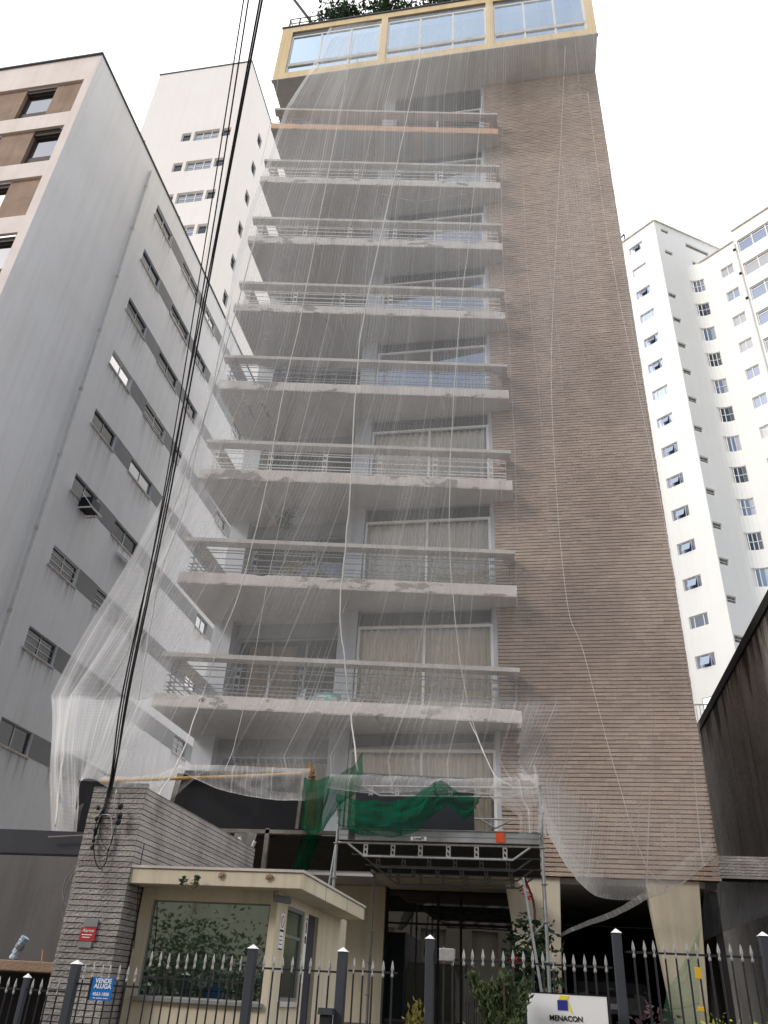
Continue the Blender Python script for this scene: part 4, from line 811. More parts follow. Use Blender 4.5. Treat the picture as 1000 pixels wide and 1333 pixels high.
for i, z in enumerate(rowsQ):
    if z < 25: continue
    mb = MB(); ins = [p-(nA+nB).normalized()*.10 for p in arc[1:6]]
    for h in (-.75,0,.75):
        if h == 0 and i % 4 == 2: continue
        for a, b in zip(ins, ins[1:]): mb.bar(a+Vector((0,0,z+h*.96)), b+Vector((0,0,z+h*.96)), .06, .06)
    for j in ((0,2,4) if i % 3 else (0,1,2,3,4)): mb.bar(ins[j]+Vector((0,0,z-.75)), ins[j]+Vector((0,0,z+.75)), .065, .06)
    f = mb.build('corner_window', 'white_metal', ZT)
    mb = MB(); ip = [p-(nA+nB).normalized()*.12 for p in arc[1:6]]
    mb.grid([[p+Vector((0,0,z-.75)) for p in ip], [p+Vector((0,0,z+.75)) for p in ip]]); mb.build('pane', 'g_half' if i % 2 == 0 else 'g_dark', f)
    mb = MB(); ip = [p-(nA+nB).normalized()*.5 for p in arc[1:6]]
    mb.grid([[p+Vector((0,0,z-.8)) for p in ip], [p+Vector((0,0,z+.8)) for p in ip]]); mb.build('curtain', 'curtain' if i % 3 == 1 else ('curtain_dark' if i % 4 == 0 else 'dark_room'), f)  # where no curtain hangs, a dark sheet stands in for the unlit room
for i, q in enumerate(opD):
    if q[3] < 30: continue
    make_window(ZT, P2+dC*q[0]-nA*.18+Vector((0,0,q[2])), dC, nA, q[1]-q[0], q[3]-q[2], 'g_blue' if i != 1 else 'g_half', 'white_metal', .10, .06, (.2,.4,.6,.8), (.8,), sill=.14, blind=(.4,.6,'curtain_dark') if i == 0 else ((.1,.9,'curtain') if i in (1,4) else None))
mb = MB(); a = P2+nA*.12-dC*.05; mb.tube([a+Vector((0,0,60.8)), a+Vector((0,0,5))], .11, 8); mb.build('drain_pipe', 'n3', ZT)
mb = MB()
for z in (59.9,56.9,53.9): mb.blob(a+nA*.1+Vector((0,0,z)), .14,.14,.14)
mb.build('pipe_vent', 'black', ZT)
a = CC+dA*3.2; mb = MB(); mb.bar(a+Vector((0,0,66)), a+Vector((0,0,67)), .1); mb.bar(a+Vector((0,0,67)), a+dA*1.1+Vector((0,0,66.6)), .12, .1); mb.build('roof_bracket', 'black', ZT)
# low building with a white railing in front of the tower
lb = thing('low_building', 'low building with a thin white roof railing glimpsed beside the brick corner', 'building', (9,34,0))
mb = MB(); mb.box(5.6,13,34,44,0,11.8); mb.build('wall', 'n3', lb)
mb = MB(); mb.bar((5.6,34.1,12.75),(13,34.1,12.75),.05); mb.bar((5.6,34.1,11.95),(13,34.1,11.95),.04)
for i in range(50): mb.bar((5.65+.15*i,34.1,11.8),(5.65+.15*i,34.1,12.75),.025)
mb.build('railing', 'rail_light', lb)
# ================================================================== blackened concrete wall at right, stone beam
RW = thing('concrete_wall', 'tall blackened concrete side wall with panel joints at right', 'wall', (5.5,20,0))
mb = MB()
ys = [13.5,16.2,19.0,22.0,25.0,28.0,31.0]
for a, b in zip(ys, ys[1:]):
    for z0, z1, dx in ((0,6.6,0),(6.63,9.85,.03)):
        mb.quad((5.5+dx,a+.02,z0),(5.5+dx,a+.02,z1),(5.5+dx,b-.02,z1),(5.5+dx,b-.02,z0))
mb.quad((5.56,13.5,0),(5.56,13.5,9.85),(5.56,31,9.85),(5.56,31,0)); mb.quad((5.5,13.5,0),(9,13.5,0),(9,13.5,9.85),(5.5,13.5,9.85)); mb.quad((5.5,31,0),(5.5,31,9.85),(9,31,9.85),(9,31,0))
mb.build('panel_face', 'mould_wall', RW)
mb = MB(); mb.box(5.48,9,13.45,31.05,9.854,10.15); mb.build('coping', 'black_top', RW, bevel=.02)
BM = thing('stone_beam', 'grey split stone beam spanning from the brick corner to the dark wall', 'beam', (4.4,17.7,3.95))
mb = MB(); mb.box(3.36,5.48,17.74,18.1,3.95,4.37); mb.build('core', 'joint', BM)
mb = MB(); masonry(mb, (3.30,17.74,3.96), (1,0,0), (0,-1,0), 2.17, 3.96, 4.37, .052, .3, .008, .02, random.Random(2), .006); mb.build('stone_facing', 'granite', BM)

# ================================================================== stone pillar with meter cables
SP = thing('stone_pillar', 'grey split stone pillar wall at the driveway, taller than the booth beside it', 'pillar', (-4.36,8.2,0))
mb = MB(); mb.box(-4.64,-4.08,8.2,11.95,0,3.40); mb.build('core', 'joint', SP)
mb = MB(); rg = random.Random(4)
masonry(mb, (-4.66,8.2,0.05), (1,0,0), (0,-1,0), .60, .05, 3.41, .0515, 5.0, .008, .022, rg, .003, loose=.02)
masonry(mb, (-4.08,8.185,0.05), (0,1,0), (1,0,0), 3.77, .05, 3.41, .0515, 5.0, .008, .022, rg, .003, loose=.02)
mb.build('stone_facing', 'granite', SP)
WI = DATA['WIRES']
def wire(name, label, pts, r, mat, cat='cable', group=None, n=6, sub=6):
    mb = MB(); mb.tube(crom(pts, sub), r, n); return tag(mb.build(name, mat, smooth=True), label, cat, group)
wire('cable', 'black cable loop hanging down the front of the grey stone pillar', WI['loop'], .006, 'black')
wire('cable', 'thin dark wire curl beside the cable clamps on the grey stone pillar', WI['loop2'], .004, 'black')
wire('conduit', 'bent pale grey conduit on the front of the grey stone pillar', WI['conduit'], .009, 'alu', 'pipe', sub=3)
wire('conduit', 'short straight grey conduit at the top of the grey stone pillar', WI['conduit2'], .007, 'alu', 'pipe', sub=3)
wire('cable', 'black cable running down the corner beside the cream booth', WI['sidecable'], .005, 'black')
lp = [( x, y, z) for x, y, z in WI['leftloop']]
wire('cable', 'outer coil of grey cable on the left flank of the stone pillar', lp, .006, 'rail')
wire('cable', 'inner coil of grey cable on the left flank of the stone pillar', WI['leftloop2'], .005, 'rail')
cl = thing('cable_clamp_rack', 'black strain clamps stacked at the end of the overhead cables on the stone pillar', 'clamp', WI['clamps'][-1])
for p in WI['clamps']:
    mb = MB(); mb.blob(p, .018,.02,.022, seed=p[2], rough=.5, nu=9, nv=6); mb.build('clamp', 'black', cl)
mb = MB()
for i, p in enumerate(WI['insul']): mb.blob(p, .028,.03,.034, seed=i, rough=.2)
tag(mb.build('insulator_box', 'blackboard', smooth=True), 'dark oval cable box fixed high on the front of the stone pillar', 'cable box')
for k, lab in (('a','leftmost overhead black cable, bluish against the sky'),('b','second overhead black cable from the left'),('c','third overhead black cable, thicker and twisted lower down'),('d','rightmost overhead black cable running to the stone pillar')):
    wire('overhead_cable', lab, DATA['CABLES'][k], [.007,.008,.009,.010][('abcd').index(k)], 'black', 'cable', 'overhead cables')
# signs on pillar and fence
sg = thing('alarm_sign', 'small red alarm sign with grey strips on the stone pillar', 'sign', (-4.35,8.15,1.9))
mb = MB(); mb.box(-4.44,-4.28,8.155,8.165,1.955,2.075); mb.build('plate', 'red', sg)
mb = MB(); mb.box(-4.425,-4.28,8.157,8.166,2.08,2.15); mb.box(-4.44,-4.30,8.157,8.166,1.90,1.951); mb.build('grey_strip', 'rail', sg)
text('Alarme', .042, (-4.36,8.1535,2.045), 'ink_white', sg, shear=.2)
mb = MB()
for i, (a_, b_) in enumerate(((-4.42,-4.31),(-4.41,-4.33))): mb.box(a_,b_,8.153,8.1555,2.006-.022*i,2.013-.022*i)
mb.build('small_print', 'ink_white', sg)
sg = thing('property_sign', 'blue sale and rental sign reading VENDE ALUGA hung on the fence', 'sign', (-3.62,7.2,1.5))
mb = MB(); mb.box(-3.71,-3.525,7.2,7.212,1.49,1.655); mb.build('plate', 'blue', sg)
mb = MB(); mb.box(-3.725,-3.712,7.2,7.22,1.49,1.655); mb.build('edge', 'black', sg)
text('VENDE', .046, (-3.612,7.198,1.628), 'ink_white', sg, bold=.0012); text('ALUGA', .046, (-3.612,7.198,1.590), 'ink_white', sg, bold=.0012)
text('4563-1800', .034, (-3.615,7.198,1.534), 'ink_white', sg, bold=.0006)
mb = MB()
for a_, b_ in ((-3.68,-3.66),(-3.65,-3.60),(-3.59,-3.55)): mb.box(a_,b_,7.1985,7.2005,1.504,1.509)
mb.build('small_print', 'ink_white', sg)
# ================================================================== guard booth
GB = thing('guard_booth', 'small cream guard booth with flat roof and large dark window', 'booth', (-3.3,8.5,0))
mb = MB()
wall(mb, (-4.03,8.5,.1), (1,0,0), (0,-1,0), 1.45, .1, 2.50, [(.13,1.38,1.53,2.37)], .06)
wall(mb, (-2.58,8.5,.1), (0,1,0), (1,0,0), 3.25, .1, 2.50, [(.38,1.08,1.55,2.40),(1.24,1.72,.12,2.40)], .07)
mb.quad((-4.03,11.75,.1),(-4.03,11.75,2.5),(-2.58,11.75,2.5),(-2.58,11.75,.1)); mb.quad((-4.03,8.5,.1),(-4.03,8.5,2.5),(-4.03,11.75,2.5),(-4.03,11.75,.1))
mb.build('wall', 'cream', GB)
mb = MB(); mb.box(-4.06,-2.27,8.2,11.38,2.485,2.625); rf = mb.build('roof', 'cream', GB, bevel=.006)
mb = MB(); mb.box(-4.065,-2.255,8.185,11.395,2.628,2.652); mb.build('roof_edging', 'cap', rf)
mb = MB()
for y in (9.2,10.3): mb.box(-2.2695,-2.2665,y,y+.006,2.487,2.62)
mb.build('joint_line', 'rail', rf)
for x in (-3.09,-2.60):
    mb = MB(); mb.blob((x,8.185,2.585), .03,.012,.022, seed=x, rough=.9); mb.blob((x-.015,8.18,2.57), .018,.012,.014, seed=x+3, rough=.9); mb.build('broken_fixture', 'stucco', rf)
f = frame_mesh((-3.90,8.55,1.53), (1,0,0), (0,-1,0), 1.25, .84, .012, .03).build('window', 'rail', GB)
pane_mesh((-3.90,8.55,1.53), (1,0,0), (0,-1,0), 1.25, .84, .01).build('pane', 'g_booth', f)
mb = MB(); mb.box(-3.94,-2.62,8.455,8.5,1.495,1.527); mb.build('sill', 'rail', f)
f = frame_mesh((-2.63,8.88,1.55), (0,1,0), (1,0,0), .70, .85, .035, .04, (), (.68,)).build('window', 'alu', GB)
pane_mesh((-2.63,8.88,1.55), (0,1,0), (1,0,0), .70, .85, .015).build('pane', 'g_booth', f)
mb = MB(); mb.box(-2.6,-2.55,8.84,9.62,1.505,1.548); mb.build('sill', 'cap', f)
mb = MB(); mb.box(-2.64,-2.62,9.755,10.21,.13,2.39); f = mb.build('door', 'fence_post', GB)
mb = MB(); mb.tube([(-2.60,9.82,1.1),(-2.57,9.82,1.1),(-2.57,9.92,1.1)], .012, 6); mb.build('handle', 'galv', f)
mb = MB(); mb.tube([(-2.60,8.42,2.42),(-2.42,8.44,2.40)], .034, 12); mb.lathe((-2.60,8.42,2.42), [(.012,0),(.012,.065)], 8); mb.build('spotlight', 'rail', GB, smooth=False)
st = thing('sticker', 'white sticker with a red prohibition ring on the booth corner', 'sticker', (-2.575,8.72,2.1))
mb = MB(); mb.box(-2.5785,-2.5765,8.66,8.80,1.98,2.31); mb.build('sheet', 'sign_white', st)
mb = MB()
for i in range(20):
    a, b = 2*math.pi*i/20, 2*math.pi*(i+1)/20; c = lambda t, r: (-2.5755, 8.73+r*math.cos(t), 2.235+r*1.0*math.sin(t)); mb.quad(c(a,.043), c(b,.043), c(b,.056), c(a,.056))
mb.quad((-2.5755,8.70,2.262),(-2.5755,8.708,2.27),(-2.5755,8.762,2.208),(-2.5755,8.754,2.20)); mb.build('ring', 'red', st)
mb = MB(); mb.box(-2.5760,-2.5752,8.665,8.795,2.145,2.165)
for z in (2.10,2.065,2.03): mb.box(-2.5760,-2.5752,8.68,8.77,z,z+.009)
mb.box(-2.5760,-2.5752,8.665,8.795,1.985,2.0); mb.build('lettering', 'ink_black', st)
st = thing('sticker', 'tall narrow white sticker with black symbols beside the booth door', 'sticker', (-2.575,9.67,2.0))
mb = MB(); mb.box(-2.5785,-2.5765,9.62,9.72,1.72,2.37); mb.build('sheet', 'sign_white', st)
mb = MB(); mb.box(-2.5760,-2.5752,9.64,9.70,2.10,2.17); mb.prism([(0,0)]*3, 0, 0) if False else None
for z0, z1, w_ in ((2.2,2.3,.02),(2.30,2.315,.012)): mb.box(-2.5760,-2.5752,9.67-w_,9.67+w_,z0,z1)
mb.build('symbol', 'ink_black', st)
mb = MB(); mb.box(-2.5760,-2.5752,9.645,9.70,2.325,2.355); mb.build('mark', 'red', st)

# ================================================================== fence
def fence_run(name, label, x0, x1, ztip, zrail, cat='fence', step=.079, y=7.3, posts=()):
    t = thing(name, label, cat, ((x0+x1)/2,y,0)); mb = MB(); ms_ = MB(); n = max(1, int((x1-x0)/step)); off = ((x1-x0)-(n-1)*step)/2
    rg = random.Random(int(x0*100))
    for i in range(n):
        x = x0+off+i*step; j = rg.uniform(-.006,.006); zt = ztip-.13+rg.uniform(-.008,.008)
        mb.tube([(x,y,.16),(x+j,y,zt)], .0075, 6)
        ms_.lathe((x+j,y,zt-.004), [(.009,0),(.012,.012),(.009,.025),(.008,.04),(.012,.052),(.0125,.062),(.008,.09),(.001,.118)], 6)
    mb.bar((x0,y,zrail),(x1,y,zrail),.010,.015); mb.bar((x0,y,.32),(x1,y,.32),.012,.028); mb.bar((x0,y,1.0),(x1,y,1.0),.010,.015)
    nf = len(mb.f); off_ = len(mb.v); mb.v += ms_.v; mb.f += [tuple(i+off_ for i in f) for f in ms_.f]; mb.tint += ms_.tint
    pk = mb.build('picket_panel', 'fence', t); pk.data.materials.append(MT['spear'])
    for q in pk.data.polygons[nf:]: q.material_index = 1
    for (x, z, w_) in posts:
        m = MB(); m.box(x-w_,x+w_,y-w_,y+w_,.13,z); p = m.build('post', 'fence_post', t, bevel=.006)
        m = MB(); n4 = [(x-w_-.006,y-w_-.006,z+.002),(x+w_+.006,y-w_-.006,z+.002),(x+w_+.006,y+w_+.006,z+.002),(x-w_-.006,y+w_+.006,z+.002)]
        m.quad(*n4)
        for a, b in zip(n4, n4[1:]+n4[:1]): m.quad(a, b, (x,y,z+.035))
        m.build('post_cap', 'ink_white', p)
    return t
fence_run('spiked_fence', 'leftmost dark spiked fence run in front of the driveway garage', -6.2, -3.99, 1.635, 1.535, posts=[(-4.37,1.62,.022)])
fence_run('spiked_fence', 'low spiked fence run in front of the stone pillar carrying the blue sign', -3.90, -3.34, 1.77, 1.60, posts=[(-3.94,1.74,.036)])
fence_run('spiked_fence', 'spiked fence run across the dark booth window', -3.32, -2.43, 1.885, 1.675)
fence_run('iron_gate', 'dark spiked pedestrian gate in front of the booth door', -2.34, -1.66, 1.89, 1.785, 'gate', posts=[(-2.385,1.92,.036),(-1.615,1.93,.038)])
fence_run('spiked_fence', 'short spiked fence run between the gate and the dark entrance', -1.56, -1.16, 1.905, 1.80, posts=[(-.9,2.05,.034)])
fence_run('spiked_fence', 'tall spiked fence run behind the bushy conifer', -.84, .52, 2.012, 1.912, posts=[(.57,2.15,.036)])
fence_run('spiked_fence', 'rightmost spiked fence run in front of the cream pier', .63, 3.2, 2.125, 2.025, posts=[(1.66,2.17,.034)])
mb = MB(); mb.box(-.82,-.70,7.255,7.35,1.90,1.99)
tag(mb.build('gate_lock', 'spear', bevel=.006), 'small pale lock box on the fence beside the white capped post', 'lock')
lb_ = thing('letter_box', 'dark letter box hung on the gate post', 'letter box', (-1.70,7.24,1.3))
mb = MB(); mb.box(-1.745,-1.655,7.19,7.26,1.25,1.49); mb.build('body', 'fence', lb_, bevel=.006)
mb = MB(); mb.prism([(-1.76,1.49),(-1.64,1.49),(-1.645,1.535),(-1.755,1.535)], 7.17, 7.265); mb.build('lid', 'fence_post', lb_)
for x, z, lab in ((1.145,1.865,'upper amber tag clipped to the right fence'),(1.13,1.655,'lower amber tag clipped to the right fence')):
    mb = MB(); mb.box(x-.022,x+.022,7.262,7.275,z,z+.075 if z > 1.8 else z+.03); tag(mb.build('fence_tag', 'amber', bevel=.003), lab, 'tag')
CS = thing('company_sign', 'white company sign reading MENACON on the fence below the conifer', 'sign', (.16,7.1,1.2))
mb = MB(); mb.hexa([(-.14,7.1,1.15),(.445,7.1,1.15),(.445,7.13,1.15),(-.14,7.13,1.15),(-.14,7.1,1.712),(.445,7.1,1.712),(.445,7.13,1.712),(-.14,7.13,1.712)]); mb.build('board', 'sign_white', CS)
mb = MB(); mb.box(-.145,.45,7.097,7.133,1.714,1.722); mb.box(.446,.454,7.097,7.133,1.15,1.722); mb.build('frame', 'black', CS)
mb = MB(); mb.box(.085,.160,7.096,7.099,1.612,1.675); mb.build('logo_square', 'navy', CS)
mb = MB(); q = [(.092,1.679),(.160,1.679),(.172,1.705),(.108,1.705)]; mb.prism(q, 7.096, 7.099); mb.prism([(.166,1.675),(.174,1.655),(.196,1.59),(.182,1.600),(.166,1.625)], 7.096, 7.099); mb.build('logo_flap', 'yellow', CS)
text('MENACON', .047, (.142,7.096,1.560), 'ink_black', CS, bold=.0012, xs=1.02)

# ================================================================== scaffold over the entrance
SC = thing('scaffold', 'galvanised scaffold platform with lattice girders over the entrance', 'scaffold', (-1.55,13.1,1.2))
for x, y, zb, zt in ((-3.12,13.1,1.2,4.35),(.06,13.1,1.2,4.60),(-3.12,16.4,1.2,4.3),(.06,16.4,1.2,4.3)):
    mb = MB(); mb.tube([(x,y,zb),(x,y,zt)], .0245, 10); p = mb.build('post', 'galv', SC)
    mb = MB()
    for z in (1.5,2.0,2.5,3.0,3.5,4.0): mb.lathe((x,y,zb-1.2+z+.18), [(.03,0),(.055,.004),(.055,.014),(.03,.018)], 12)
    mb.build('coupler', 'galv', p)
def girder(x0, x1, y, zt, zb, plates, mat='spear', ends=True):
    mb = MB(); r = .017; e = .38
    mb.tube([(x0,y,zt),(x1,y,zt)], r, 8); mb.tube([(x0+.16,y,zt-.01),(x0+.16+e*.7,y,zb),(x1-.16-e*.7,y,zb),(x1-.16,y,zt-.01)] if ends else [(x0,y,zb),(x1,y,zb)], r, 8)
    for x in plates:
        for q in (-.026,.026): mb.box(x+q-.009,x+q+.009,y-.006,y+.006,zb,zt)
        for z in (zb+.012,(zb+zt)/2-.012,zt-.036): mb.box(x-.017,x+.017,y-.005,y+.005,z,z+.026)
        for zc_ in ((zb*.72+zt*.28),(zb*.28+zt*.72)):
            for s_ in (-1,1): mb.bar((x+s_*.017,y,zc_+.012*s_),(x+s_*.006,y,zc_+.025*s_),.009,.01)
    return mb.build('girder', mat, SC)
PL = [-2.65+.43*i for i in range(6)]
girder(-3.1, .04, 13.1, 3.70, 3.51, PL)
girder(-2.9, .06, 13.1, 4.56, 4.415, [-2.62,-2.19,-1.33,-.91])
girder(-1.15, -.30, 15.0, 4.45, 4.30, [-.78]); 
for y in (14.2,15.4,16.4): girder(-3.1, .04, y, 3.70, 3.51, PL, 'rail')
mb = MB(); mb.box(-3.08,.02,13.05,13.09,3.735,3.90); tb = mb.build('toe_board', 'deck', SC)
mb = MB(); mb.box(-3.08,.02,13.043,13.0495,3.805,3.815); mb.box(-3.08,.02,13.03,13.0495,3.895,3.905); mb.build('groove', 'galv', tb)
mb = MB(); mb.box(-2.93,-2.83,13.038,13.0425,3.74,3.885); mb.build('blue_band', 'navy_board', tb)
mb = MB(); mb.box(-.63,-.50,13.038,13.0425,3.74,3.885); mb.build('orange_band', 'orange', tb)
mb = MB(); mb.box(-1.94,-1.69,13.034,13.0425,3.742,3.80); pl = mb.build('name_plate', 'sign_white', tb)
text('LocaFI', .062, (-1.815,13.033,3.771), 'ink_black', pl, bold=.0015)
mb = MB()
for i in range(10): mb.box(-3.08,.02,13.1+.34*i,13.1+.34*i+.325,3.705,3.735)
mb.build('deck', 'deck_dark', SC)
for a_, b_ in (((.06,13.1,2.7),(-.22,13.4,2.45)),((.03,13.1,1.25),(-.25,13.3,3.3)),((-3.3,13.4,2.75),(-3.2,13.4,3.75))): mb = MB(); mb.tube([a_, b_], .02, 8); mb.build('brace', 'galv', SC)
# dark boards of the debris trays
mb = MB(); mb.hexa([(-3.15,14.5,4.1),(-1.06,14.5,4.1),(-1.06,14.53,4.1),(-3.15,14.53,4.1),(-3.15,14.35,5.08),(-1.06,14.35,5.0),(-1.06,14.38,5.0),(-3.15,14.38,5.08)])
tag(mb.build('debris_board', 'navy_board'), 'dark slate board leaning behind the green swag on the scaffold', 'board')
TR = thing('debris_tray', 'black debris tray on grey timber posts between stone pillar and scaffold', 'tray', (-4.9,13.5,1.2))
mb = MB(); mb.hexa([(-6.25,13.55,3.92),(-3.82,13.55,3.92),(-3.82,13.58,3.92),(-6.25,13.58,3.92),(-6.0,13.4,4.86),(-3.80,13.4,4.84),(-3.80,13.43,4.84),(-6.0,13.43,4.86)]); mb.build('board', 'blackboard', TR)
mb = MB(); mb.bar((-6.4,13.5,3.9),(-3.2,13.5,3.9),.07,.06); mb.bar((-3.87,13.36,3.93),(-3.84,13.33,4.86),.05,.03); mb.build('timber_frame', 'wood_grey', TR)
mb = MB(); mb.bar((-3.74,13.5,3.93),(-3.70,13.45,4.8),.07,.05); mb.bar((-6.0,13.3,3.96),(-5.3,13.3,3.95),.12,.03); mb.build('timber_strip', 'wood', TR)
for x in (-4.4,): mb = MB(); mb.bar((x,13.5,1.2),(x,13.5,3.95),.07,.07); mb.build('post', 'wood_grey', TR)
mb = MB(); mb.bar((-6.28,13.6,3.6),(-6.15,13.6,4.85),.12,.05); mb.build('plank', 'wood_grey', TR)
mb = MB(); mb.box(-6.4,-3.2,13.56,17.3,3.83,3.868); mb.build('platform', 'deck_dark', TR)
mb = MB(); mb.hexa([(-8.05,13.8,3.7),(-6.7,13.8,3.7),(-6.7,13.83,3.7),(-8.05,13.83,3.7),(-8.05,13.55,4.7),(-6.7,13.55,4.66),(-6.7,13.58,4.66),(-8.05,13.58,4.7)])
tag(mb.build('debris_board', 'blackboard'), 'black board standing behind the left end of the hanging net', 'board')
mb = MB(); mb.prism([(-10.5,3.95),(-8.25,3.60),(-6.0,3.57),(-6.0,3.26),(-10.5,3.26)], 12.0, 12.25)
tag(mb.build('timber_fascia', 'navy_board'), 'long dark horizontal fascia board left of the stone pillar', 'board')
wire('steel_rod', 'thin grey rod above the dark fascia board', [(-7.35,11.9,3.48),(-6.5,11.9,3.53)], .012, 'wood_grey', 'rod', sub=2)
wire('timber_pole', 'yellow bamboo pole lying along the top of the black tray', WI['poleY'], [.028]*19, 'pole', 'pole')
mb = MB(); a = Vector(WI['poleY'][-1]); mb.bar(a+Vector((-.12,0,.03)), a+Vector((.02,0,.02)), .06,.07); mb.bar(a+Vector((-.03,-.02,-.08)), a+Vector((-.05,0,.17)), .05); mb.bar(a+Vector((-.14,-.02,.1)), a+Vector((.03,0,.0)), .03)
tag(mb.build('timber_offcut', 'wood'), 'orange timber offcuts lashed to the end of the bamboo pole', 'timber')
# low flat roof in the side driveway
LT = thing('driveway_roof', 'low stained concrete roof over the side driveway behind the leftmost fence', 'roof', (-7,10,0))
mb = MB(); mb.box(-9.5,-5.2,10,14,1.69,1.80); mb.build('roof_slab', 'stucco', LT, bevel=.01)
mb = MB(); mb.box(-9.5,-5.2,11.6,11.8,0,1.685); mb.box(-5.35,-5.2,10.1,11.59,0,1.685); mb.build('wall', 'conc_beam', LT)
mb = MB(); mb.box(-15.5,-5.0,21.0,21.2,0,4.6); tag(mb.build('driveway_wall', 'n1_low'), 'stained brownish wall closing the side driveway', 'wall')
wr = thing('wrapped_bundle', 'blue white wrapped bundle standing on the low driveway roof', 'bundle', (-6.27,10.1,1.81))
mb = MB(); P = crom([(-6.31,10.12,1.81),(-6.285,10.13,1.9),(-6.25,10.13,1.99),(-6.22,10.13,2.05)],4); mb.tube(P, [.05+.006*math.sin(k*2.3) for k in range(len(P))], 9); mb.build('roll', 'roll_blue', wr)
mb = MB(); mb.tube([P[5],P[6],P[7]], [.058,.06,.057], 9); mb.build('strap', 'rail', wr)
mb = MB(); mb.tube([(-5.97,10.2,1.81),(-5.99,10.2,1.93)], .012, 6); tag(mb.build('steel_rod', 'pole'), 'short pale stick upright on the low driveway roof', 'stick')

# ================================================================== nets and ropes
def net_obj(name, label, rows, nu, nv, mat, amp, fs=1.2, fv=.3, seed=0, cat='net', group=None, dense=None):
    rr = crumple(sheet(rows, nu, nv, bool(dense)), amp, fs, fv, seed, 0 if dense else .7, (lambda p: .045+.13*max(0,min(1,(-p.x-7.8)/1.2))*max(0,min(1,(20-p.z)/8))) if dense else None); mb = MB(); mb.grid(rr, uv_of(rr))
    if dense: mb.tint = [min(1, max(.2, dense(Vector(mb.v[f[0]]))+(.28 if k % (len(rr[0])-1) < 2 else 0))) for k, f in enumerate(mb.f)]
    return tag(mb.build(name, mat, smooth=True), label, cat, group)
def net_density(p):
    # doubled and gathered where the sheet bulges to the left and low down; a single layer over the brick
    d = .42+.50*max(0,min(1,(-p.x-7.6)/1.6))*max(0,min(1,(24-p.z)/6))
    if p.x > -.6: d -= .08*max(0,min(1,(p.x+.6)/.9))*max(0,min(1,(31.6-p.z)/3))*max(0,min(1,(p.z-4.6)/1.5))
    if p.x < -.3 and p.z < 7.2: d -= .16*max(0,min(1,(7.2-p.z)/.8))*max(0,min(1,(p.x+8)/.8))
    if p.z > 31.8: d -= .10
    return d+.10*noise.noise(Vector((p.x*.7,p.z*.12,3)))
net_obj('debris_net', 'huge white translucent debris net draped over the whole balcony front', DATA['NET'], 9, 12, 'net', .05, 1.5, .18, 3, dense=net_density)
net_obj('debris_net', 'bunched end of white net over the right corner of the scaffold', DATA['FLAP'], 8, 8, 'net_dense', .06, 5, 2, 7)
net_obj('debris_net', 'narrow trailing strip of white net in the dark garage opening', DATA['TAIL'], 8, 4, 'net_dense', .03, 4, 2, 8)
net_obj('green_net', 'green net swag looped along the scaffold toe board', DATA['GREEN_SWAG'], 14, 12, 'net_green', .06, 4, 9, 9)
net_obj('green_net', 'green net hanging to a point left of the scaffold post', DATA['GREEN_HANG'], 12, 10, 'net_green', .08, 5, 1.5, 10)
net_obj('green_net', 'faded pale green net wrapped on the foot of the cream pier', DATA['GREENCOL'], 8, 8, 'net_lightgreen', .05, 4, 2, 12)
net_obj('shade_net', 'dark grey shade net under the stone beam at right', DATA['SHADE'], 8, 8, 'net_grey', .05, 3, 2, 13)
NT_ = DATA['NET'][-1]
def hem(label, pts, drop, seed, mat='net_dense', amp=.05):
    pts = [Vector(p) for p in pts]
    rows = [[p+Vector((0,-.03,drop*.5)) for p in pts], [p+Vector((0,-.06,0)) for p in pts], [p+Vector((0,-.02,-drop*.45*(1+.4*math.sin(i*2.1+seed)))) for i, p in enumerate(pts)]]
    return net_obj('debris_net', label, rows, 8, 5, mat, amp, 4, 4, seed)
def band(label, top, bot, seed, amp=.05, lo=.40, hi=.95):
    # a hanging hem: thin above, gathered and denser along its lower edge
    top = [Vector(p) for p in top]; bot = [Vector(p) for p in bot]; fr = (0,.3,.62,.85,1,1.04)
    rows = [[t.lerp(b, f)+Vector((0,-.05*math.sin(math.pi*min(f,1)),0)) for t, b in zip(top, bot)] for f in fr]
    zt = lambda p: max(0, min(1, (max(t.z for t in top)-p.z)/max(.05, max(t.z for t in top)-min(b.z for b in bot))))
    rr = crumple(sheet(rows, 10, 5), amp, 4, 3, seed); mb = MB(); mb.grid(rr, uv_of(rr)); n = len(rr[0])-1; m = len(rr)-1
    mb.tint = [lo+(hi-lo)*max(0, ((k//n)/m-.55)/.45)**1.5+.12*noise.noise(Vector(mb.v[f[0]])*5) for k, f in enumerate(mb.f)]
    return tag(mb.build('debris_net', 'net_dense', smooth=True), label, 'net')
band('white net hem draped over the top of the black tray', [(-6.1,13.3,4.93),(-5.3,13.3,4.93),(-4.5,13.3,4.9),(-3.72,13.3,4.88)], [(-6.0,13.2,4.80),(-5.2,13.1,4.50),(-4.4,13.1,4.36),(-3.7,13.1,4.34)], 21)
band('white net hem draped over the upper scaffold girder', [(-3.3,13.0,4.72),(-2.4,12.95,4.70),(-1.4,12.95,4.66),(-.6,12.95,4.68),(.04,12.95,4.74)], [(-3.3,12.95,4.5),(-2.5,12.9,4.42),(-1.5,12.9,4.47),(-.6,12.9,4.42),(.06,12.9,4.45)], 22, .06, .34, .8)
band('white net hem sagging between stone pillar and black tray', [(-7.5,13.4,4.75),(-6.9,13.3,4.72),(-6.4,13.3,4.8),(-5.95,13.3,4.95)], [(-7.5,13.3,4.62),(-6.9,13.2,4.35),(-6.4,13.2,4.42),(-5.95,13.2,4.86)], 23)
NB = [Vector(p) for p in NT_[12:18]]
band('white net hem drooping across the garage opening', [p+Vector((0,.02,.34)) for p in NB], [p for p in NB], 24, .06, .26, .66)
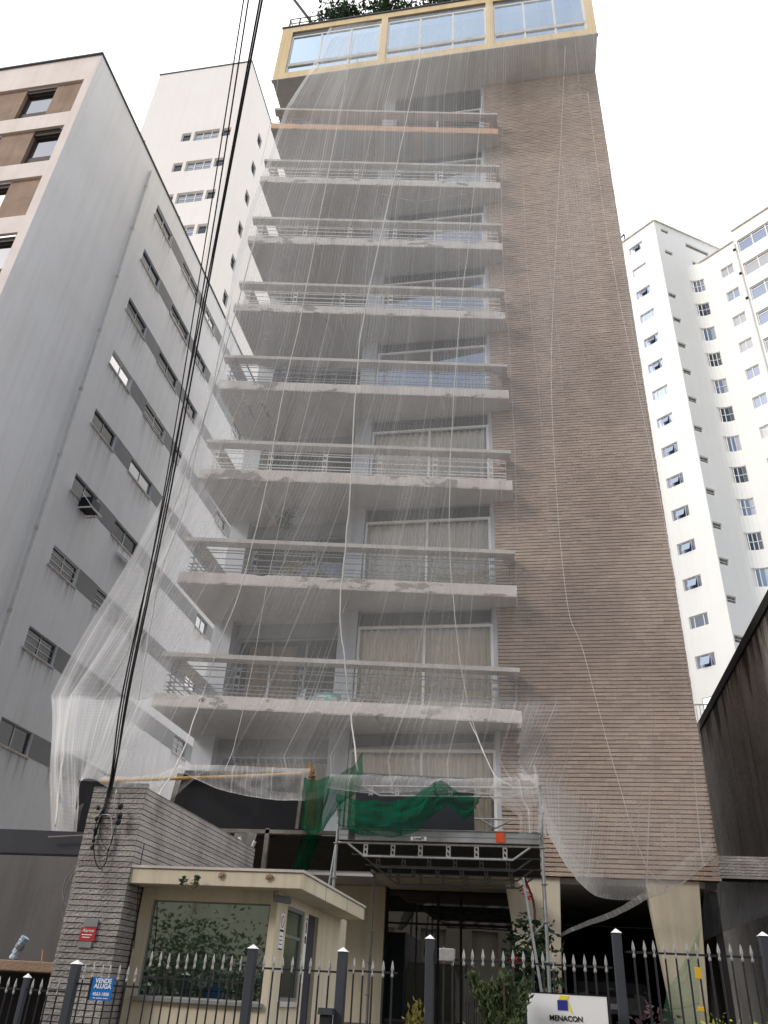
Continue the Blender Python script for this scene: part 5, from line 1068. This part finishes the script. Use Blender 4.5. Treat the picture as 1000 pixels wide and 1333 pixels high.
band('crumpled lower end of the hanging net at far left', [Vector(p)+Vector((0,0,.5)) for p in NT_[0:3]], [Vector(p)+Vector((0,0,-.02)) for p in NT_[0:3]], 25, .04, .2, .7)
for i, (lab, pts) in enumerate(DATA['ROPES'].items()):
    thick = 'thick' in lab or 'outer fold' in lab or 'inner fold' in lab; c = crom(pts, 8)
    rg = random.Random(i); q = []
    for j, p in enumerate(c):
        a = .035 if thick else .015
        q.append(p+Vector((noise.noise(Vector((j*.35,i*7,0)))*a, noise.noise(Vector((j*.35,i*7,5)))*a, 0)))
    base = .017 if thick else (.013 if 'knotted' in lab else (.006 if 'cord' in lab else .009))
    rad = [base*(1+.35*noise.noise(Vector((j*.8,i*3,2)))) for j in range(len(q))]
    mb = MB(); mb.tube(q, rad, 7)
    if 'knotted' in lab: mb.blob(pts[8], .07,.06,.06, seed=3, rough=.6)
    tag(mb.build('cord' if 'cord' in lab else 'rope', 'rope', smooth=True), lab, 'cord' if 'cord' in lab else 'rope')
hc = crom(WI['hangcloth'], 6); mb = MB(); mb.tube(hc, .03, 8); tag(mb.build('hanging_strap', 'rope', smooth=True), 'white strap looped under the black tray', 'strap')
mb = MB(); rows = [[Vector((-4.95+.13*j,13.45,3.86)) for j in range(4)], [Vector((-4.98+.11*j,13.43,3.4)) for j in range(4)], [Vector((-5.04+.09*j,13.42,2.95)) for j in range(4)]]
net_obj('debris_net', 'narrow white net strip hanging beside the tray post', rows, 5, 6, 'net_dense', .04, 5, 1, 14)

# ================================================================== things on the balconies
z0 = zk(0)+.01
bg = thing('cement_bag', 'aqua and white cement bag lying on the lowest balcony', 'bag', (-4.5,16.75,z0))
mb = MB(); mb.blob((-4.5,16.8,z0+.13), .36,.16,.13, seed=2, rough=.25, nu=18, nv=10); mb.build('sack', 'bag', bg, smooth=True)
mb = MB(); mb.blob((-4.5,16.775,z0+.115), .32,.155,.085, seed=5, rough=.2, nu=18, nv=10); mb.build('label_band', 'bag_white', bg, smooth=True)
mb = MB()
for i in range(7): mb.blob((-3.9+.1*i,16.9+.05*(i%2),z0+.07+.03*(i%3)), .1,.08,.08, seed=i, rough=.5, nu=9, nv=6)
tag(mb.build('rubble_pile', 'rubble'), 'small brown rubble pile beside the cement bag', 'rubble')
mb = MB(); mb.prism([(-5.35,z0),(-5.02,z0),(-5.02,z0+.42)], 16.9, 16.93); tag(mb.build('broken_panel', 'ink_white'), 'white triangular offcut standing on the lowest balcony', 'offcut')
mb = MB(); zz = zk(4)+.01
for i in range(9): mb.blob((-2.35+.12*(i%5),17.35+.1*(i//5),zz+.1+.09*(i%3)), .15,.12,.11, seed=i+20, rough=.7, nu=10, nv=7)
tag(mb.build('rubble_heap', 'rubble'), 'dark heap of rubble sacks behind the railing of an upper balcony', 'rubble')
def pot_plant(label, x, y, z, h, seed, mat='leaf_mid'):
    t = thing('pot_plant', label, 'plant', (x,y,z), 'potted plants on a middle balcony'); mb = MB(); mb.lathe((x,y,z), [(.10,0),(.13,.22),(.145,.22),(.145,.26),(.12,.26)], 12); mb.build('pot', 'pot', t)
    mb = MB(); rg = random.Random(seed); foliage(mb, (x,y,z+.26+h/2), (.28,.24,h/2), 260, .13, rg); mb.build('foliage', mat, t)
z1 = zk(1)+.01
pot_plant('leftmost leafy pot plant behind the second railing from below', -6.35, 17.2, z1, .55, 1)
pot_plant('middle yellowish pot plant behind the second railing from below', -5.75, 17.3, z1, .75, 2, 'leaf_gold')
pot_plant('rightmost leafy pot plant behind the second railing from below', -5.2, 17.4, z1, .5, 3)
hp = thing('hanging_plant', 'trailing plant hung below the balcony soffit in the left bay', 'plant', (-6.3,17.6,zk(2)-.35))
mb = MB(); foliage(mb, (-6.3,17.6,zk(2)-.75), (.22,.2,.4), 240, .12, random.Random(6)); mb.build('foliage', 'leaf_mid', hp)
mb = MB(); mb.tube([(-6.3,17.6,zk(2)-.31),(-6.3,17.6,zk(2)-.7)], .008, 5); mb.build('hanger', 'black', hp)
z7 = zk(7)
jg = thing('plastic_jug', 'bluish white plastic jug at the left end of the topmost balcony', 'jug', (-8.0,16.4,z7+.01))
mb = MB(); mb.lathe((-7.85,16.5,z7+.01), [(.12,0),(.14,.05),(.14,.35),(.08,.46),(.05,.5),(.05,.56)], 14); mb.build('body', 'bag_white', jg, smooth=True)
mb = MB(); mb.lathe((-7.85,16.5,z7+.575), [(.055,0),(.055,.05)], 12); mb.build('cap', 'blue', jg)

# ================================================================== planting
def conifer(c, h, r, seed, n, label, name='conifer_shrub', mat='leaf_mid'):
    t = thing(name, label, 'shrub', c); rg = random.Random(seed); mb = MB(); mf = MB()
    for i in range(26):
        a = rg.uniform(0,6.28); z = c[2]+h*rg.uniform(.25,.95); l = r*(1.15-.55*(z-c[2])/h)*rg.uniform(.6,1.2)
        b = Vector((c[0],c[1],z-h*.22)); e = Vector((c[0]+math.cos(a)*l, c[1]+math.sin(a)*l*.7, z+.04)); m = (b+e)/2-Vector((0,0,.03))
        P = crom([b,m,e],5); mb.tube(P, [.011*(1-.8*j/10) for j in range(len(P))], 5)
        tt = rg.random()
        for j in range(n):
            k = rg.random()**.6; p = P[min(len(P)-1,int(k*(len(P)-1)))]+Vector((rg.gauss(0,.025),rg.gauss(0,.025),rg.gauss(0,.022)))
            d = (e-b).normalized()+Vector((rg.gauss(0,.6),rg.gauss(0,.6),rg.gauss(.2,.5))); d.normalize(); s_ = d.cross(Vector((rg.gauss(0,1),rg.gauss(0,1),rg.gauss(0,1)))).normalized()
            L = rg.uniform(.025,.065); mf.quad(p-d*L*.5, p+s_*L*.17, p+d*L*.5, p-s_*L*.17, t=min(1,max(0,tt+rg.uniform(-.3,.3))))
    mb.tube([(c[0],c[1],c[2]),(c[0]+.02,c[1],c[2]+h*.9)], [.022,.006], 6); mb.build('trunk', 'bark', t); mf.build('foliage', mat, t)
conifer((-.31,6.75,.2), 1.74, .36, 4, 620, 'bushy olive conifer shrub growing through the fence beside the white sign')
conifer((-.92,6.9,.2), 1.46, .26, 5, 260, 'small golden shrub in front of the dark entrance', 'golden_shrub', 'leaf_gold')
shrub('purple_shrub', 'dark purple leafed shrub in front of the cream pier', (.96,8.3,1.18), (.26,.25,.45), 700, .07, 'leaf_purple', 31, base=.2, cat='shrub')
shrub('lime_shrub', 'bright lime green shrub left of the right fence post', (1.42,8.3,1.2), (.24,.22,.43), 900, .05, 'leaf_lime', 32, base=.2, cat='shrub')
shrub('lime_shrub', 'bright lime green shrub at the right edge behind the fence', (1.78,8.5,1.15), (.24,.22,.43), 900, .05, 'leaf_lime', 33, base=.2, cat='shrub')
CV = thing('climber', 'dark climbing plant with red flowers on the right scaffold post', 'plant', (-.12,14.0,1.2))
mb = MB(); rg = random.Random(41); foliage(mb, (-.17,13.9,2.0), (.30,.22,.95), 1500, .13, rg, clump=.45); mb.build('foliage', 'leaf_dark', CV)
mb = MB(); mb.tube(crom([(-.1,13.9,1.2),(-.2,13.8,2.0),(-.1,13.75,2.9),(-.25,13.8,3.4)],5), .018, 6); mb.build('stem', 'bark', CV)
for p in ((-.24,13.62,3.18),(-.42,13.65,2.2),(-.20,13.6,3.1)):
    mb = MB()
    for i in range(14): a = Vector((rg.gauss(0,1),rg.gauss(0,1),rg.gauss(0,1))).normalized(); b = a.cross(Vector((0,.3,1))).normalized(); q = Vector(p)+a*.02; mb.quad(q, q+a*.05+b*.03, q+a*.075, q+a*.05-b*.03, t=rg.random())
    mb.build('flower', 'flower', CV)
mb = MB(); foliage(mb, (-3.38,8.12,2.51), (.10,.04,.05), 90, .05, random.Random(77)); mb.tube([(-3.36,8.2,2.49),(-3.38,8.13,2.5)], .005, 5)
tag(mb.build('hanging_fern', 'leaf_mid'), 'small green fern sprig under the booth roof edge', 'plant')
# what the booth glass mirrors: street side greenery and the house across the road
for i, (x, y, r, h) in enumerate(((-5.3,2.2,.9,1.35),(-6.9,1.0,1.1,1.55))):
    shrub('street_shrub', ['rounded dark green street shrub mirrored in the booth window','tall dark green street shrub mirrored beside the rounded one'][i], (x,y,h), (r,.9,h*.72), 4200, .11, 'leaf_mid', 50+i, base=.13, cat='shrub')
for nm, lab, xa, xb, ya, h in (('opposite_building','beige apartment block straight across the road',-24,2,-17,24),('opposite_building','taller beige apartment block across the road at right',2.5,30,-18,29),('opposite_building','long beige apartment block across the road at left',-62,-24.5,-18,21)):  # out of view; heights raised to shade the lower storeys facing them
    OP = thing(nm, lab, 'building', ((xa+xb)/2,ya,0)); mb = MB(); ops = [(1.5+3.2*i, 3.1+3.2*i, 1.2+3*j, 2.6+3*j) for i in range(int((xb-xa-2)/3.2)) for j in range(int(h/3))]
    wall(mb, (xb,ya,0), (-1,0,0), (0,1,0), xb-xa, 0, h, ops, .25)
    mb.quad((xb,ya-.26,0),(xa,ya-.26,0),(xa,ya-.26,h),(xb,ya-.26,h))
    mb.quad((xb,ya,h),(xa,ya,h),(xa,ya-12,h),(xb,ya-12,h)); mb.quad((xb,ya,0),(xb,ya,h),(xb,ya-12,h),(xb,ya-12,0)); mb.quad((xa,ya,0),(xa,ya-12,0),(xa,ya-12,h),(xa,ya,h)); mb.quad((xa,ya-12,0),(xb,ya-12,0),(xb,ya-12,h),(xa,ya-12,h)); mb.build('wall', 'facade', OP)

# ================================================================== parked car in the garage
CR = thing('parked_car', 'silver hatchback parked nose out in the dark garage', 'car', (1.35,21.0,1.2))
cx = 1.35; cz = 1.2
def xsec(w0, prof): return [(cx+s_*w0*a, b) for s_ in (1,) for a, b in prof]
mb = MB()
secs = [(19.9,.74,.42,.78,.0),(20.02,.82,.28,.98,.0),(20.9,.86,.25,1.10,.0),(21.35,.86,.25,1.14,.0),(23.3,.86,.25,1.12,.0),(23.7,.80,.32,1.0,.0)]
rows = []
for y, w_, lo, hi, _ in secs: rows.append([Vector((cx+a*w_, y, cz+lo+(hi-lo)*b)) for a, b in ((-.9,0),(-1,.25),(-1,.6),(-.93,.9),(-.8,1),(0,1.02),(.8,1),(.93,.9),(1,.6),(1,.25),(.9,0))])
mb.grid(rows); mb.quad(*rows[0][::-1]); mb.quad(*rows[-1]); mb.build('body', 'car', CR, smooth=False)
mb = MB(); c = [(20.85,.74,1.09),(21.5,.62,1.62),(22.9,.62,1.66),(23.6,.72,1.08)]
rows = [[Vector((cx-w_,y,cz+z)),Vector((cx-w_*.7,y,cz+z+.02)),Vector((cx+w_*.7,y,cz+z+.02)),Vector((cx+w_,y,cz+z))] for y, w_, z in c]; mb.grid(rows)
for s_ in (0,3): mb.quad(*[r[s_] for r in rows])
mb.build('cabin', 'black', CR)
mb = MB(); mb.quad((cx-.62,20.9,cz+1.13),(cx+.62,20.9,cz+1.13),(cx+.52,21.45,cz+1.6),(cx-.52,21.45,cz+1.6)); mb.build('windscreen', 'g_half', CR)
for s_ in (-1,1):
    mb = MB(); mb.blob((cx+s_*.62,20.0,cz+.78), .17,.07,.09, rough=0); mb.build('headlight', 'spear', CR, smooth=True)
    for y in (20.6,23.0):
        mb = MB(); n = 16; ring = [(y+.31*math.cos(2*math.pi*i/n), cz+.31+.31*math.sin(2*math.pi*i/n)) for i in range(n)]
        a = [(cx+s_*.70,p,q) for p, q in ring]; b = [(cx+s_*.88,p,q) for p, q in ring]; mb.quad(*a); mb.quad(*b)
        for i in range(n): mb.quad(a[i], a[(i+1)%n], b[(i+1)%n], b[i])
        mb.build('wheel', 'black', CR)
mb = MB(); mb.box(cx-.45,cx+.45,19.86,19.92,cz+.72,cz+.80); mb.build('grille', 'black', CR)
mb = MB(); mb.lathe((cx,19.86,cz+.86), [(.06,-.004),(.06,.004)], 14); mb.box(cx-.2,cx+.2,19.85,19.88,cz+.5,cz+.6); mb.build('plate', 'sign_white', CR)
